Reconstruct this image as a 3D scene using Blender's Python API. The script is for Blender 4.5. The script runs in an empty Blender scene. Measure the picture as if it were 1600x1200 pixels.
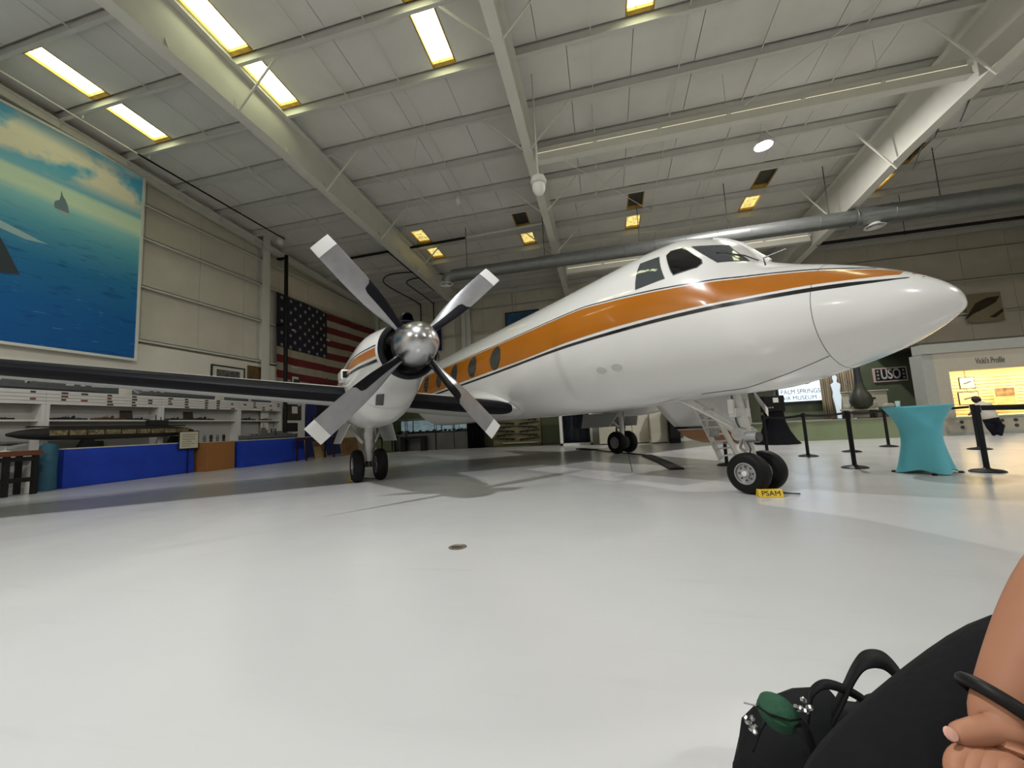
import bpy, bmesh, math, random
import numpy as np
from mathutils import Vector, Matrix
random.seed(7)
SC = bpy.context.scene
COL = SC.collection
pi = math.pi
V = Vector

# ------------------------------------------------------------------ camera
FPX = 620.2                                   # focal length in pixels of a 1600 px wide frame
CAM_R = V((0.972321, 0.227735, -0.052235))
CAM_U = V((0.074556, -0.090533, 0.993099))
CAM_W = V((-0.221434, 0.969505, 0.105006))
AC_N = V((0.679306, -0.733855, 0.0))
AC_L = V((0.733855, 0.679306, 0.0))
AC_C = V((-2.259821, 10.203937, 0.0))
CAM_O = V((0, 0, 1.0))
cam_data = bpy.data.cameras.new('camera')
cam_data.sensor_fit = 'HORIZONTAL'; cam_data.sensor_width = 36.0
cam_data.lens = 36.0 * FPX / 1600.0
cam_data.clip_start = 0.02; cam_data.clip_end = 300
cam = bpy.data.objects.new('camera', cam_data); COL.objects.link(cam)
cam.matrix_world = Matrix(((CAM_R.x, CAM_U.x, -CAM_W.x, CAM_O.x), (CAM_R.y, CAM_U.y, -CAM_W.y, CAM_O.y),
                           (CAM_R.z, CAM_U.z, -CAM_W.z, CAM_O.z), (0, 0, 0, 1)))
SC.camera = cam

# ------------------------------------------------------------------ world, exposure, big lights
SC.view_settings.view_transform = 'Standard'
SC.view_settings.look = 'None'
SC.view_settings.gamma = 1.0
SC.view_settings.exposure = 0.12
SC.view_settings.use_curve_mapping = False
world = bpy.data.worlds.new('sky'); SC.world = world; world.use_nodes = True
world.node_tree.nodes['Background'].inputs[0].default_value = (0.75, 0.85, 1.0, 1)
world.node_tree.nodes['Background'].inputs[1].default_value = 0.6
# high-bay lamps, the last four added out of view as fill: (x, y, watts, colour, drop below the roof); only the one at (5.6, 13.4) is in view
LAMPS = [(-3.2, 1.4, 540, (0.97, 0.985, 1.0), 2.0), (5.57, 13.44, 600, (1.0, 0.97, 0.94), 0.75), (7.5, -3.5, 320, (0.98, 0.985, 1.0), 1.9),
         (-10.5, -3.5, 480, (1.0, 0.985, 0.96), 2.2), (14.5, 6.5, 420, (1.0, 0.97, 0.92), 1.9), (-3.0, -12.0, 420, (1.0, 0.98, 0.95), 1.9)]
SKYLIGHT_W = 8.0
SKYLIGHT_FAR_W = 1.5

# ------------------------------------------------------------------ helpers
def ray(px, py):
    return (px - 800) * CAM_R + (600 - py) * CAM_U + FPX * CAM_W
def PX(px, py, x=None, y=None, z=None, d=None, n=None, p=None):
    """photo pixel -> point of the hall on the plane x=, y=, z= (or at distance d, or on the plane n,p)"""
    r = ray(px, py)
    if d is not None: return CAM_O + r.normalized() * d
    if x is not None: t = (x - CAM_O.x) / r.x
    elif y is not None: t = (y - CAM_O.y) / r.y
    elif z is not None: t = (z - CAM_O.z) / r.z
    else: t = (V(p) - CAM_O).dot(V(n)) / r.dot(V(n))
    return CAM_O + r * t
def W(x, y, z): return AC_C + AC_N * x + AC_L * y + V((0, 0, z))
RZ0, RSL = 11.05, 0.062                       # underside of the roof: z = RZ0 - RSL*y
RS = 1.04
def roof_z(y): return RZ0 - RSL * y
def ROOF(px, py, drop=0.0): return PX(px, py, n=(0, RSL, 1), p=(0, 0, RZ0 - drop))

MATS = {}
def mat(name, col, rough=0.5, metal=0.0, var=0.0, scale=6.0, bump=0.0, bscale=40.0, emit=0.0, coat=0.0, spec=0.5, stretch=None, alpha=None, trans=0.0, ior=1.45):
    if name in MATS: return MATS[name]
    m = bpy.data.materials.new(name); m.use_nodes = True
    nt = m.node_tree; b = nt.nodes['Principled BSDF']
    c = (col[0], col[1], col[2], 1)
    b.inputs['Base Color'].default_value = c
    b.inputs['Roughness'].default_value = rough
    b.inputs['Metallic'].default_value = metal
    b.inputs['Specular IOR Level'].default_value = spec
    b.inputs['IOR'].default_value = ior
    if coat: b.inputs['Coat Weight'].default_value = coat; b.inputs['Coat Roughness'].default_value = 0.06
    if trans: b.inputs['Transmission Weight'].default_value = trans
    if alpha is not None: b.inputs['Alpha'].default_value = alpha
    if emit:
        b.inputs['Emission Color'].default_value = c; b.inputs['Emission Strength'].default_value = emit
    if var or bump:
        tc = nt.nodes.new('ShaderNodeTexCoord')
        src = tc.outputs['Object']
        if stretch:
            mp = nt.nodes.new('ShaderNodeMapping'); mp.inputs['Scale'].default_value = stretch
            nt.links.new(src, mp.inputs[0]); src = mp.outputs[0]
        if var:
            nz = nt.nodes.new('ShaderNodeTexNoise'); nz.inputs['Scale'].default_value = scale; nz.inputs['Detail'].default_value = 5
            nt.links.new(src, nz.inputs['Vector'])
            mr = nt.nodes.new('ShaderNodeMapRange'); mr.inputs[1].default_value = 0.3; mr.inputs[2].default_value = 0.7
            mr.inputs[3].default_value = 1 - var; mr.inputs[4].default_value = 1 + var * 0.5
            nt.links.new(nz.outputs[0], mr.inputs[0])
            mx = nt.nodes.new('ShaderNodeVectorMath'); mx.operation = 'MULTIPLY'
            mx.inputs[0].default_value = col[:3]; nt.links.new(mr.outputs[0], mx.inputs[1])
            nt.links.new(mx.outputs[0], b.inputs['Base Color'])
            if emit: nt.links.new(mx.outputs[0], b.inputs['Emission Color'])
        if bump:
            nb = nt.nodes.new('ShaderNodeTexNoise'); nb.inputs['Scale'].default_value = bscale; nb.inputs['Detail'].default_value = 4
            nt.links.new(src, nb.inputs['Vector'])
            bp = nt.nodes.new('ShaderNodeBump'); bp.inputs['Strength'].default_value = bump; bp.inputs['Distance'].default_value = 0.02
            nt.links.new(nb.outputs[0], bp.inputs['Height']); nt.links.new(bp.outputs[0], b.inputs['Normal'])
    MATS[name] = m
    return m

class MB:
    """collects shapes; build() links them as one mesh object"""
    def __init__(s): s.v = []; s.f = []
    def add(s, vs, fs):
        o = len(s.v); s.v += [tuple(v) for v in vs]; s.f += [tuple(i + o for i in f) for f in fs]; return s
    def box(s, lo, hi):
        x0, y0, z0 = lo; x1, y1, z1 = hi
        if x0 > x1: x0, x1 = x1, x0
        if y0 > y1: y0, y1 = y1, y0
        if z0 > z1: z0, z1 = z1, z0
        return s.add([(x0,y0,z0),(x1,y0,z0),(x1,y1,z0),(x0,y1,z0),(x0,y0,z1),(x1,y0,z1),(x1,y1,z1),(x0,y1,z1)],
                     [(3,2,1,0),(4,5,6,7),(0,1,5,4),(1,2,6,5),(2,3,7,6),(3,0,4,7)])
    def obox(s, c, sx, sy, sz, rot=None):
        c = V(c); R = rot if rot is not None else Matrix.Identity(3)
        pts = [c + R @ V((a*sx/2, b*sy/2, d*sz/2)) for d in (-1,1) for a, b in ((-1,-1),(1,-1),(1,1),(-1,1))]
        return s.add(pts, [(3,2,1,0),(4,5,6,7),(0,1,5,4),(1,2,6,5),(2,3,7,6),(3,0,4,7)])
    def bar(s, p0, p1, w, h, up=(0,0,1)):
        p0 = V(p0); p1 = V(p1); d = (p1 - p0).normalized(); side = d.cross(V(up))
        if side.length < 1e-4: side = d.cross(V((1,0,0)))
        side.normalize(); u = side.cross(d)
        pts = [p + a*side*w/2 + b*u*h/2 for p in (p0, p1) for a, b in ((-1,-1),(1,-1),(1,1),(-1,1))]
        return s.add(pts, [(0,1,2,3),(7,6,5,4),(0,4,5,1),(1,5,6,2),(2,6,7,3),(3,7,4,0)])
    def cyl(s, p0, p1, r, r2=None, n=16, cap=True):
        return s.tube([p0, p1], [r, r if r2 is None else r2], n, cap)
    def tube(s, pts, r, n=10, cap=True):
        pts = [V(p) for p in pts]; rs = r if isinstance(r, (list, tuple)) else [r]*len(pts)
        o = len(s.v); prev = None; rings = []
        for i, p in enumerate(pts):
            d = (pts[min(i+1, len(pts)-1)] - pts[max(i-1, 0)]).normalized()
            if prev is None:
                a = d.cross(V((0,0,1)))
                if a.length < 1e-3: a = d.cross(V((1,0,0)))
            else: a = prev - d * prev.dot(d)
            a.normalize(); b = d.cross(a); prev = a
            ring = []
            for k in range(n):
                t = 2*pi*k/n; ring.append(len(s.v)); s.v.append(tuple(p + (a*math.cos(t) + b*math.sin(t))*rs[i]))
            rings.append(ring)
        for i in range(len(rings)-1):
            A, B = rings[i], rings[i+1]
            for k in range(n): s.f.append((A[k], A[(k+1)%n], B[(k+1)%n], B[k]))
        if cap: s.f.append(tuple(reversed(rings[0]))); s.f.append(tuple(rings[-1]))
        return s
    def lathe(s, prof, c=(0,0,0), axis=(0,0,1), n=24, cap=True):
        """prof = [(radius, height)] about the axis through c"""
        c = V(c); ax = V(axis).normalized(); a = ax.cross(V((0,0,1)))
        if a.length < 1e-3: a = V((1,0,0))
        a.normalize(); b = ax.cross(a); rings = []
        for r, h in prof:
            ring = []
            for k in range(n):
                t = 2*pi*k/n; ring.append(len(s.v)); s.v.append(tuple(c + ax*h + (a*math.cos(t)+b*math.sin(t))*max(r, 1e-4)))
            rings.append(ring)
        for i in range(len(rings)-1):
            A, B = rings[i], rings[i+1]
            for k in range(n): s.f.append((A[k], A[(k+1)%n], B[(k+1)%n], B[k]))
        if cap: s.f.append(tuple(reversed(rings[0]))); s.f.append(tuple(rings[-1]))
        return s
    def prism(s, poly, off):
        """poly = list of 3-D points of a planar outline, extruded by the vector off"""
        n = len(poly); off = V(off); p = [V(q) for q in poly]
        vs = p + [q + off for q in p]
        return s.add(vs, [tuple(reversed(range(n))), tuple(range(n, 2*n))] + [(i, (i+1)%n, n+(i+1)%n, n+i) for i in range(n)])
    def grid(s, rows, close=False):
        o = len(s.v); m = len(rows[0])
        for r in rows: s.v += [tuple(q) for q in r]
        for i in range(len(rows)-1):
            for k in range(m if close else m-1):
                k2 = (k+1) % m
                s.f.append((o+i*m+k, o+i*m+k2, o+(i+1)*m+k2, o+(i+1)*m+k))
        return s
    def build(s, name, m, parent=None, smooth=False, bevel=0, base=None, solid=0, subsurf=0, angle=None):
        me = bpy.data.meshes.new(name)
        off = V((0,0,0))
        if parent is not None and parent.get('_o') is not None and base is None: off = V(parent['_o'])
        elif base is not None: off = V(base)
        me.from_pydata([(x-off.x, y-off.y, z-off.z) for x, y, z in s.v], [], s.f)
        bm = bmesh.new(); bm.from_mesh(me); bmesh.ops.recalc_face_normals(bm, faces=bm.faces); bm.to_mesh(me); bm.free()
        if isinstance(m, (list, tuple)):
            for k in m: me.materials.append(k)
        elif m is not None: me.materials.append(m)
        o = bpy.data.objects.new(name, me); COL.objects.link(o)
        if parent is not None:
            o.parent = parent
            if parent.get('_o') is not None: o['_o'] = tuple(parent['_o'])
        elif base is not None: o.location = off; o['_o'] = tuple(off)
        if smooth:
            for p in me.polygons: p.use_smooth = True
            me.set_sharp_from_angle(angle=math.radians(angle if angle else 40))
        if solid:
            md = o.modifiers.new('solid', 'SOLIDIFY'); md.thickness = solid; md.offset = 0
        if bevel:
            md = o.modifiers.new('bevel', 'BEVEL'); md.width = bevel; md.segments = 2; md.limit_method = 'ANGLE'
        if subsurf:
            md = o.modifiers.new('sub', 'SUBSURF'); md.levels = subsurf; md.render_levels = subsurf
        return o
def tag(o, label=None, cat=None, group=None, kind=None):
    if label: o['label'] = label
    if cat: o['category'] = cat
    if group: o['group'] = group
    if kind: o['kind'] = kind
    return o
def thing(name, label, cat, loc, group=None, rotz=0.0, local=False):
    """Empty at a thing's base; parts are given in hall coordinates unless local"""
    o = bpy.data.objects.new(name, None); COL.objects.link(o); o.location = V(loc); o.rotation_euler = (0, 0, rotz)
    o.empty_display_size = 0.2
    if not local: o['_o'] = tuple(V(loc))
    return tag(o, label, cat, group)
def struct(name, mb, m, **k):
    o = mb.build(name, m, **k); o['kind'] = 'structure'; return o
def copy_tree(o, parent=None):
    c = o.copy(); COL.objects.link(c)
    if parent is not None: c.parent = parent
    for ch in o.children: copy_tree(ch, c)
    return c
def text_part(name, body, m, parent, origin, right, up, size, extrude=0.004, align='CENTER', width=None, bold=0.0):
    cu = bpy.data.curves.new(name, 'FONT'); cu.body = body; cu.size = size; cu.extrude = extrude; cu.align_x = align; cu.align_y = 'CENTER'
    cu.offset = bold
    o = bpy.data.objects.new(name, cu); COL.objects.link(o)
    bpy.context.view_layer.update()
    dg = bpy.context.evaluated_depsgraph_get(); me = bpy.data.meshes.new_from_object(o.evaluated_get(dg))
    bpy.data.objects.remove(o)
    right = V(right).normalized(); up = V(up).normalized(); nrm = right.cross(up)
    sx = 1.0
    if width and len(me.vertices):
        xs = [v.co.x for v in me.vertices]; sx = width / (max(xs) - min(xs))
    off = V(parent['_o']) if parent.get('_o') is not None else V((0,0,0))
    org = V(origin)
    for v in me.vertices:
        v.co = org + right * v.co.x * sx + up * v.co.y + nrm * v.co.z - off
    me.materials.clear(); me.materials.append(m)
    q = bpy.data.objects.new(name, me); COL.objects.link(q); q.parent = parent
    if parent.get('_o') is not None: q['_o'] = tuple(parent['_o'])
    return q
def lerp(a, b, t): return a + (b - a) * t
def pchip(xq, xs, ys):
    """monotone cubic interpolation"""
    xs = list(xs); ys = list(ys); n = len(xs)
    h = [xs[i+1]-xs[i] for i in range(n-1)]; d = [(ys[i+1]-ys[i])/h[i] for i in range(n-1)]
    m = [0.0]*n; m[0] = d[0]; m[-1] = d[-1]
    for i in range(1, n-1):
        if d[i-1]*d[i] > 0:
            w1 = 2*h[i]+h[i-1]; w2 = h[i]+2*h[i-1]; m[i] = (w1+w2)/(w1/d[i-1]+w2/d[i])
    out = []
    for x in (xq if hasattr(xq, '__len__') else [xq]):
        x = min(max(x, xs[0]), xs[-1]); i = min(max(int(np.searchsorted(xs, x)) - 1, 0), n-2)
        t = (x-xs[i])/h[i]
        out.append((1+2*t)*(1-t)**2*ys[i] + t*(1-t)**2*h[i]*m[i] + t*t*(3-2*t)*ys[i+1] + t*t*(t-1)*h[i]*m[i+1])
    return out if hasattr(xq, '__len__') else out[0]
def C(r, g, b):
    f = lambda c: c/12.92 if c <= 0.04045 else ((c+0.055)/1.055)**2.4
    return (f(r/255), f(g/255), f(b/255))
XW, XE, YB, YF = -14.77, 21.0, 23.8, -22.0
YR = -3.0                                     # ridge line
# ------------------------------------------------------------------ materials of the hall
def floor_material():
    m = bpy.data.materials.new('epoxy_floor'); m.use_nodes = True; nt = m.node_tree; b = nt.nodes['Principled BSDF']
    tc = nt.nodes.new('ShaderNodeTexCoord')
    def noise(scale, det, st=(1, 1, 1), rot=0):
        mp = nt.nodes.new('ShaderNodeMapping'); mp.inputs['Scale'].default_value = st; mp.inputs['Rotation'].default_value = (0, 0, rot)
        nt.links.new(tc.outputs['Object'], mp.inputs[0])
        n = nt.nodes.new('ShaderNodeTexNoise'); n.inputs['Scale'].default_value = scale; n.inputs['Detail'].default_value = det
        nt.links.new(mp.outputs[0], n.inputs['Vector']); return n.outputs[0]
    def ramp(src, a, b_, lo, hi):
        r = nt.nodes.new('ShaderNodeMapRange'); r.inputs[1].default_value = a; r.inputs[2].default_value = b_
        r.inputs[3].default_value = lo; r.inputs[4].default_value = hi; nt.links.new(src, r.inputs[0]); return r.outputs[0]
    def mul(a, c):
        n = nt.nodes.new('ShaderNodeMath'); n.operation = 'MULTIPLY'; nt.links.new(a, n.inputs[0]); nt.links.new(c, n.inputs[1]); return n.outputs[0]
    big = ramp(noise(0.35, 2), 0.3, 0.75, 0.95, 1.02)
    fine = ramp(noise(2.2, 3), 0.25, 0.8, 0.98, 1.01)
    scuff = ramp(noise(1.2, 4, (1, 7, 1), 0.5), 0.60, 0.85, 1.0, 0.93)
    t = mul(mul(big, fine), scuff)
    vm = nt.nodes.new('ShaderNodeVectorMath'); vm.operation = 'MULTIPLY'; vm.inputs[0].default_value = (0.53, 0.53, 0.528)
    nt.links.new(t, vm.inputs[1]); nt.links.new(vm.outputs[0], b.inputs['Base Color'])
    nt.links.new(ramp(noise(1.1, 6), 0.2, 0.8, 0.19, 0.26), b.inputs['Roughness'])
    b.inputs['Specular IOR Level'].default_value = 0.5
    bp = nt.nodes.new('ShaderNodeBump'); bp.inputs['Strength'].default_value = 0.015; bp.inputs['Distance'].default_value = 0.01
    nt.links.new(noise(9, 4), bp.inputs['Height']); nt.links.new(bp.outputs[0], b.inputs['Normal'])
    return m
M_FLOOR = floor_material()
M_DECK = mat('roof_insulation', (0.70, 0.685, 0.64), 0.75, var=0.06, scale=1.3, bump=0.25, bscale=3)
M_STEEL = mat('painted_steel', (0.60, 0.59, 0.55), 0.5, var=0.05, scale=2)
M_STEEL2 = mat('painted_steel_white', (0.66, 0.65, 0.58), 0.45, var=0.05, scale=2)
M_SHEET = mat('wall_sheet', (0.64, 0.60, 0.49), 0.6, var=0.07, scale=1.2, bump=0.12, bscale=4)
M_DRY = mat('drywall_cream', (0.72, 0.68, 0.58), 0.7, var=0.04, scale=1.5)
M_BLACK = mat('black_metal', (0.008, 0.008, 0.008), 0.5, spec=0.25)
M_DUCT = mat('galvanised_duct', (0.20, 0.21, 0.205), 0.42, 0.55, var=0.15, scale=3, stretch=(1, 6, 6))
M_DARKPIPE = mat('dark_pipe', (0.05, 0.048, 0.045), 0.5)
M_PARTITION = mat('olive_partition', C(74, 80, 52), 0.7, var=0.06, scale=2)
M_GREENWALL = mat('sage_green_wall', C(92, 100, 80), 0.65, var=0.05, scale=2)
M_STAGE = mat('stage_green', C(125, 136, 104), 0.6, var=0.05, scale=2)
M_GREY = mat('grey_plaster', C(150, 152, 146), 0.7, var=0.04)
M_WHITE = mat('white_paint', (0.72, 0.71, 0.67), 0.5, var=0.03)

# ------------------------------------------------------------------ floor, ceiling
struct('floor', MB().box((XW-1, YF, -0.2), (XE, YB+0.3, 0)), M_FLOOR)
ridge = roof_z(YR)
deck = MB()
deck.add([(XW-.5, YB+.3, roof_z(YB+.3)+.16), (XE, YB+.3, roof_z(YB+.3)+.16), (XE, YR, ridge+.16), (XW-.5, YR, ridge+.16),
          (XE, YF, ridge-1.1), (XW-.5, YF, ridge-1.1)], [(0,1,2,3), (3,2,4,5)])
ceiling = struct('ceiling', deck, M_DECK, solid=0.06)
PUR = [7.38 + 1.615*k for k in range(-3, 11)]   # purlin lines (y)
SKY_NEAR = [-12.85, -8.12, -3.4, 1.5, 6.4, 11.2]
SKY_FAR = [-12.6, -7.75, -2.95, 1.9, 6.7, 11.4]
SKW = 0.32
def roof_strip(mb, x0, x1, y0, y1, top, bot):
    """box that follows the roof slope, between 'top' and 'bot' measured down from the roof plane"""
    return mb.add([(x, y, roof_z(y) - d) for d in (bot, top) for x, y in ((x0,y0),(x1,y0),(x1,y1),(x0,y1))],
                  [(3,2,1,0),(4,5,6,7),(0,1,5,4),(1,2,6,5),(2,3,7,6),(3,0,4,7)])
rows = [(PUR[k], PUR[k+1]) for k in range(len(PUR)-1)]
def sky_cols(k):
    return SKY_NEAR if k in (2, 3) else SKY_FAR if k in (8, 9) else []
M_SKY = mat('skylight_pane', C(230, 240, 196), 0.4, emit=SKYLIGHT_W, var=0.25, scale=5, stretch=(3, 0.7, 1))
M_SKYFAR = mat('skylight_pane_dim', C(205, 185, 110), 0.4, emit=SKYLIGHT_FAR_W, var=0.6, scale=7)
M_SKYSIDE = mat('skylight_yellowed_lining', C(196, 156, 70), 0.6, var=0.35, scale=6)
M_SKYDEAD = mat('skylight_covered', C(74, 72, 60), 0.5, var=0.3, scale=4)
pcount = 0
for k, (y0, y1) in enumerate(rows):
    cuts = sorted(sky_cols(k)); edges = [XW-.2]; segs = []
    bounds = [XW-.2] + [e for c in cuts for e in (c-SKW, c+SKW)] + [XE]
    for i in range(0, len(bounds), 2):
        a, b = bounds[i], bounds[i+1]; n = max(1, round((b-a)/(1.66 if not cuts else 1.95)))
        segs += [(a+(b-a)*j/n, a+(b-a)*(j+1)/n) for j in range(n)]
    for a, b in segs:
        if pcount < 298:
            dz = random.uniform(-.006, .012)
            roof_strip(MB(), a+.008, b-.008, y0+.01, y1-.05, -0.05+dz, 0.0+dz).build('panel', M_DECK, ceiling); pcount += 1
    for c in cuts:
        bright = k in (2, 3)
        pm = M_SKY if bright else (M_SKYDEAD if (k == 8 and c > -5) else M_SKYFAR)
        pane = roof_strip(MB(), c-SKW+.03, c+SKW-.03, y0+.20, y1-.16, -0.10, -0.08).build('skylight_pane', pm, ceiling)
        fr = MB()
        roof_strip(fr, c-SKW, c-SKW+.03, y0+.05, y1-.05, -0.12, 0.01); roof_strip(fr, c+SKW-.03, c+SKW, y0+.05, y1-.05, -0.12, 0.01)
        roof_strip(fr, c-SKW, c+SKW, y0+.05, y0+.20, -0.12, 0.01); roof_strip(fr, c-SKW, c+SKW, y1-.16, y1-.05, -0.12, 0.01)
        fr.build('skylight_frame', M_SKYSIDE, pane)
        if bright:
            roof_strip(MB(), c-.10, c-.085, y0+.15, y1-.1, -0.06, -0.03).build('glazing_bar', M_STEEL, pane)
# purlins: Z sections across the whole hall
for y in PUR:
    z = roof_z(y)
    p = MB().box((XW, y-.008, z-.29), (XE, y+.008, z-.005)).box((XW, y-.085, z-.295), (XE, y+.008, z-.278)).box((XW, y-.008, z-.012), (XE, y+.075, z+.004))
    p.build('purlin', M_STEEL, ceiling)
for y in (-1.0, -5.0, -9.0, -13.0, -17.0):
    z = roof_z(y) if y > YR else ridge - (YR-y)*1.26/19
    MB().box((XW, y-.05, z-.25), (XE, y+.05, z)).build('purlin', M_STEEL, ceiling)
# rafters: welded I sections with tapering webs
def rafter(x, prof, fw):
    ys = [p[0] for p in prof]
    r = MB()
    for i in range(len(prof)-1):
        (a, za), (b, zb) = prof[i], prof[i+1]
        ta, tb = roof_z(a)-.295, roof_z(b)-.295
        r.add([(x-.012, a, za), (x+.012, a, za), (x+.012, b, zb), (x-.012, b, zb), (x-.012, a, ta), (x+.012, a, ta), (x+.012, b, tb), (x-.012, b, tb)],
              [(3,2,1,0),(4,5,6,7),(0,1,5,4),(1,2,6,5),(2,3,7,6),(3,0,4,7)])
        for (z0, z1, h) in ((za, zb, .025), (ta, tb, .025)):
            r.add([(x-fw, a, z0-h), (x+fw, a, z0-h), (x+fw, b, z1-h), (x-fw, b, z1-h), (x-fw, a, z0), (x+fw, a, z0), (x+fw, b, z1), (x-fw, b, z1)],
                  [(3,2,1,0),(4,5,6,7),(0,1,5,4),(1,2,6,5),(2,3,7,6),(3,0,4,7)])
    o = r.build('rafter', M_STEEL2, ceiling)
    for y in [PUR[k] for k in range(1, len(PUR)-1, 1)]:
        zb = pchip(y, ys, [p[1] for p in prof])
        s = MB().prism([(x+.012, y-.006, zb), (x+fw-.01, y-.006, zb), (x+.012, y-.006, zb+.32)], (0, .012, 0))
        s.build('stiffener', M_STEEL2, o)
    return o
R1 = [(-3.0, 9.3), (5.0, 9.18), (8.6, 9.12), (11, 8.98), (15.2, 8.80), (23.4, 8.45)]
rafter(-8.4, R1, .15); rafter(-1.62, R1, .13)
rafter(9.36, [(-3.0, 8.75), (5.0, 8.72), (10.5, 8.6), (13.5, 8.5), (17.7, 8.12), (23.4, 7.8)], .15)
rafter(-14.5, [(-3.0, 10.6), (6.0, 10.15), (15.0, 9.55), (23.4, 9.05)], .10)
# sag rods between purlins and diagonal flange braces
for x in (-11.2, -6.3, -4.7, 0.35, 2.6, 4.6, 6.9, 12.0):
    m = MB()
    m.add([(x+a*.012, y, roof_z(y)-.16+b*.012) for y in (PUR[1], PUR[-1]) for a, b in ((-1,-1),(1,-1),(1,1),(-1,1))],
          [(0,1,2,3),(7,6,5,4),(0,4,5,1),(1,5,6,2),(2,6,7,3),(3,7,4,0)])
    m.build('sag_rod', M_STEEL2, ceiling)
for (x, sgn, zoff) in ((-8.4, 1, 9.06), (-1.62, 1, 9.06), (-1.62, -1, 9.06), (9.36, -1, 8.5)):
    for k in (3, 5, 7, 9):
        y = PUR[k]; zb = zoff - .05*(y-8)
        MB().bar((x + sgn*.12, y, zb), (x + sgn*1.35, y, roof_z(y)-.2), .04, .04).build('flange_brace', M_STEEL2, ceiling)
for a, b in (((-1.3, 12.2), (2.6, 17.0)), ((2.6, 12.2), (-1.3, 17.0)), ((-8.1, 10.6), (-5.0, 15.4)), ((-5.0, 10.6), (-8.1, 15.4)), ((4.6, 12.2), (9.0, 17.0)), ((9.0, 7.4), (4.6, 12.2))):
    MB().cyl((a[0], a[1], roof_z(a[1])-.3), (b[0], b[1], roof_z(b[1])-.3), .012, n=6).build('brace_rod', M_STEEL2, ceiling)

# ------------------------------------------------------------------ left wall (metal sheets on girts, drywall below)
wl = struct('wall_left', MB().box((XW-.12, YF, 0), (XW-.06, YB, 11.4)), M_SHEET)
ysheet = [-22, -16, -10, -4] + [0.2 + 1.92*k for k in range(13)]
for a, b in zip(ysheet[:-1], ysheet[1:]):
    MB().box((XW-.06, a+.006, 0), (XW-.01, b-.006, 11.3)).build('panel', M_SHEET, wl)
for z in (4.45, 6.27, 7.94, 9.11):
    g = MB().box((XW, -4, z-.012), (XW+.20, 23.7, z+.012)).box((XW+.185, -4, z-.07), (XW+.20, 23.7, z+.012)).box((XW-.005, -4, z), (XW+.01, 23.7, z+.07))
    g.build('girt', M_STEEL2, wl)
for y in (2.0, 14.45, 23.45):
    c = MB().box((XW, y-.2, 0), (XW+.02, y+.2, 10.6)).box((XW+.33, y-.2, 0), (XW+.35, y+.2, 10.2)).box((XW+.02, y-.012, 0), (XW+.33, y+.012, 10.2))
    c.build('column', M_STEEL2, wl)
low = MB().box((XW+.03, -8, 0), (XW+.17, 23.6, 4.30))
low.build('drywall', M_DRY, wl)
# ------------------------------------------------------------------ back wall
wb = struct('wall_back', MB().box((XW-.2, YB+.05, 0), (XE, YB+.12, 10.2)), M_SHEET)
for k in range(19):
    a = XW + 1.92*k; MB().box((a+.006, YB, 0), (min(a+1.914, XE), YB+.05, 9.9)).build('panel', M_SHEET, wb)
for z in (3.3, 5.35, 7.0, 8.5):
    MB().box((XW, YB-.2, z-.012), (XE, YB, z+.012)).box((XW, YB-.2, z-.07), (XE, YB-.185, z+.012)).build('girt', M_STEEL2, wb)
for x in (-8.15, -1.62, 9.36):
    c = MB().box((x-.3, YB-.40, 0), (x+.3, YB-.38, 9.0)).box((x-.3, YB-.04, 0), (x+.3, YB-.02, 9.0)).box((x-.012, YB-.4, 0), (x+.012, YB-.02, 9.0))
    c.build('column', M_STEEL2, wb)
for x in (-10.2, -5.0):
    MB().box((x-.04, YB-.14, 0), (x+.04, YB-.03, 9.3)).build('stud', M_STEEL2, wb)
# ------------------------------------------------------------------ right and front walls (behind the viewer)
struct('wall_right', MB().box((XE-.05, YF, 0), (XE+.1, YB, 11.5)), M_SHEET)
struct('wall_front', MB().box((XW-.2, YF-.1, 0), (XE, YF+.05, 11.5)), M_SHEET)
# ------------------------------------------------------------------ high-bay lamps
M_LENS = mat('lamp_lens_lit', (1.0, 0.97, 0.93), 0.3, emit=60.0)
M_HOUSE = mat('lamp_housing', (0.55, 0.55, 0.53), 0.4, 0.3)
for i, (x, y, watts, colr, drop) in enumerate(LAMPS):
    zr = (roof_z(y) if y > YR else ridge-(YR-y)*1.26/19)
    z = zr - drop
    lab = ('high-bay lamp hanging above the viewer', 'lit round high-bay lamp glowing white under the roof in view', 'added high-bay fill lamp, unseen behind the viewer to the right', 'added high-bay fill lamp, unseen behind the viewer near the left wall', 'added high-bay fill lamp, unseen over the right side of the hall', 'added high-bay fill lamp, unseen far behind the viewer')[i]
    t = thing('high_bay_lamp', lab, 'lamp', (x, y, z), 'high-bay lamps')
    MB().lathe([(.02, .34), (.09, .34), (.12, .26), (.13, .14), (.26, .02), (.27, 0.0)], (x, y, z), n=24).build('housing', M_HOUSE, t, smooth=True)
    MB().lathe([(.245, 0.0), (.24, -.015), (.12, -.03), (.001, -.035)], (x, y, z), n=24).build('lens', M_LENS, t, smooth=True)
    MB().cyl((x, y, z+.33), (x, y, zr), .012, n=8).build('hanger_rod', M_STEEL, t)
    L = bpy.data.lights.new('lamp_light', 'AREA'); L.shape = 'DISK'; L.size = 0.34; L.energy = watts; L.color = colr
    lo = bpy.data.objects.new('lamp_light', L); COL.objects.link(lo); lo.parent = t; lo.location = (0, 0, -0.05)
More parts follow.
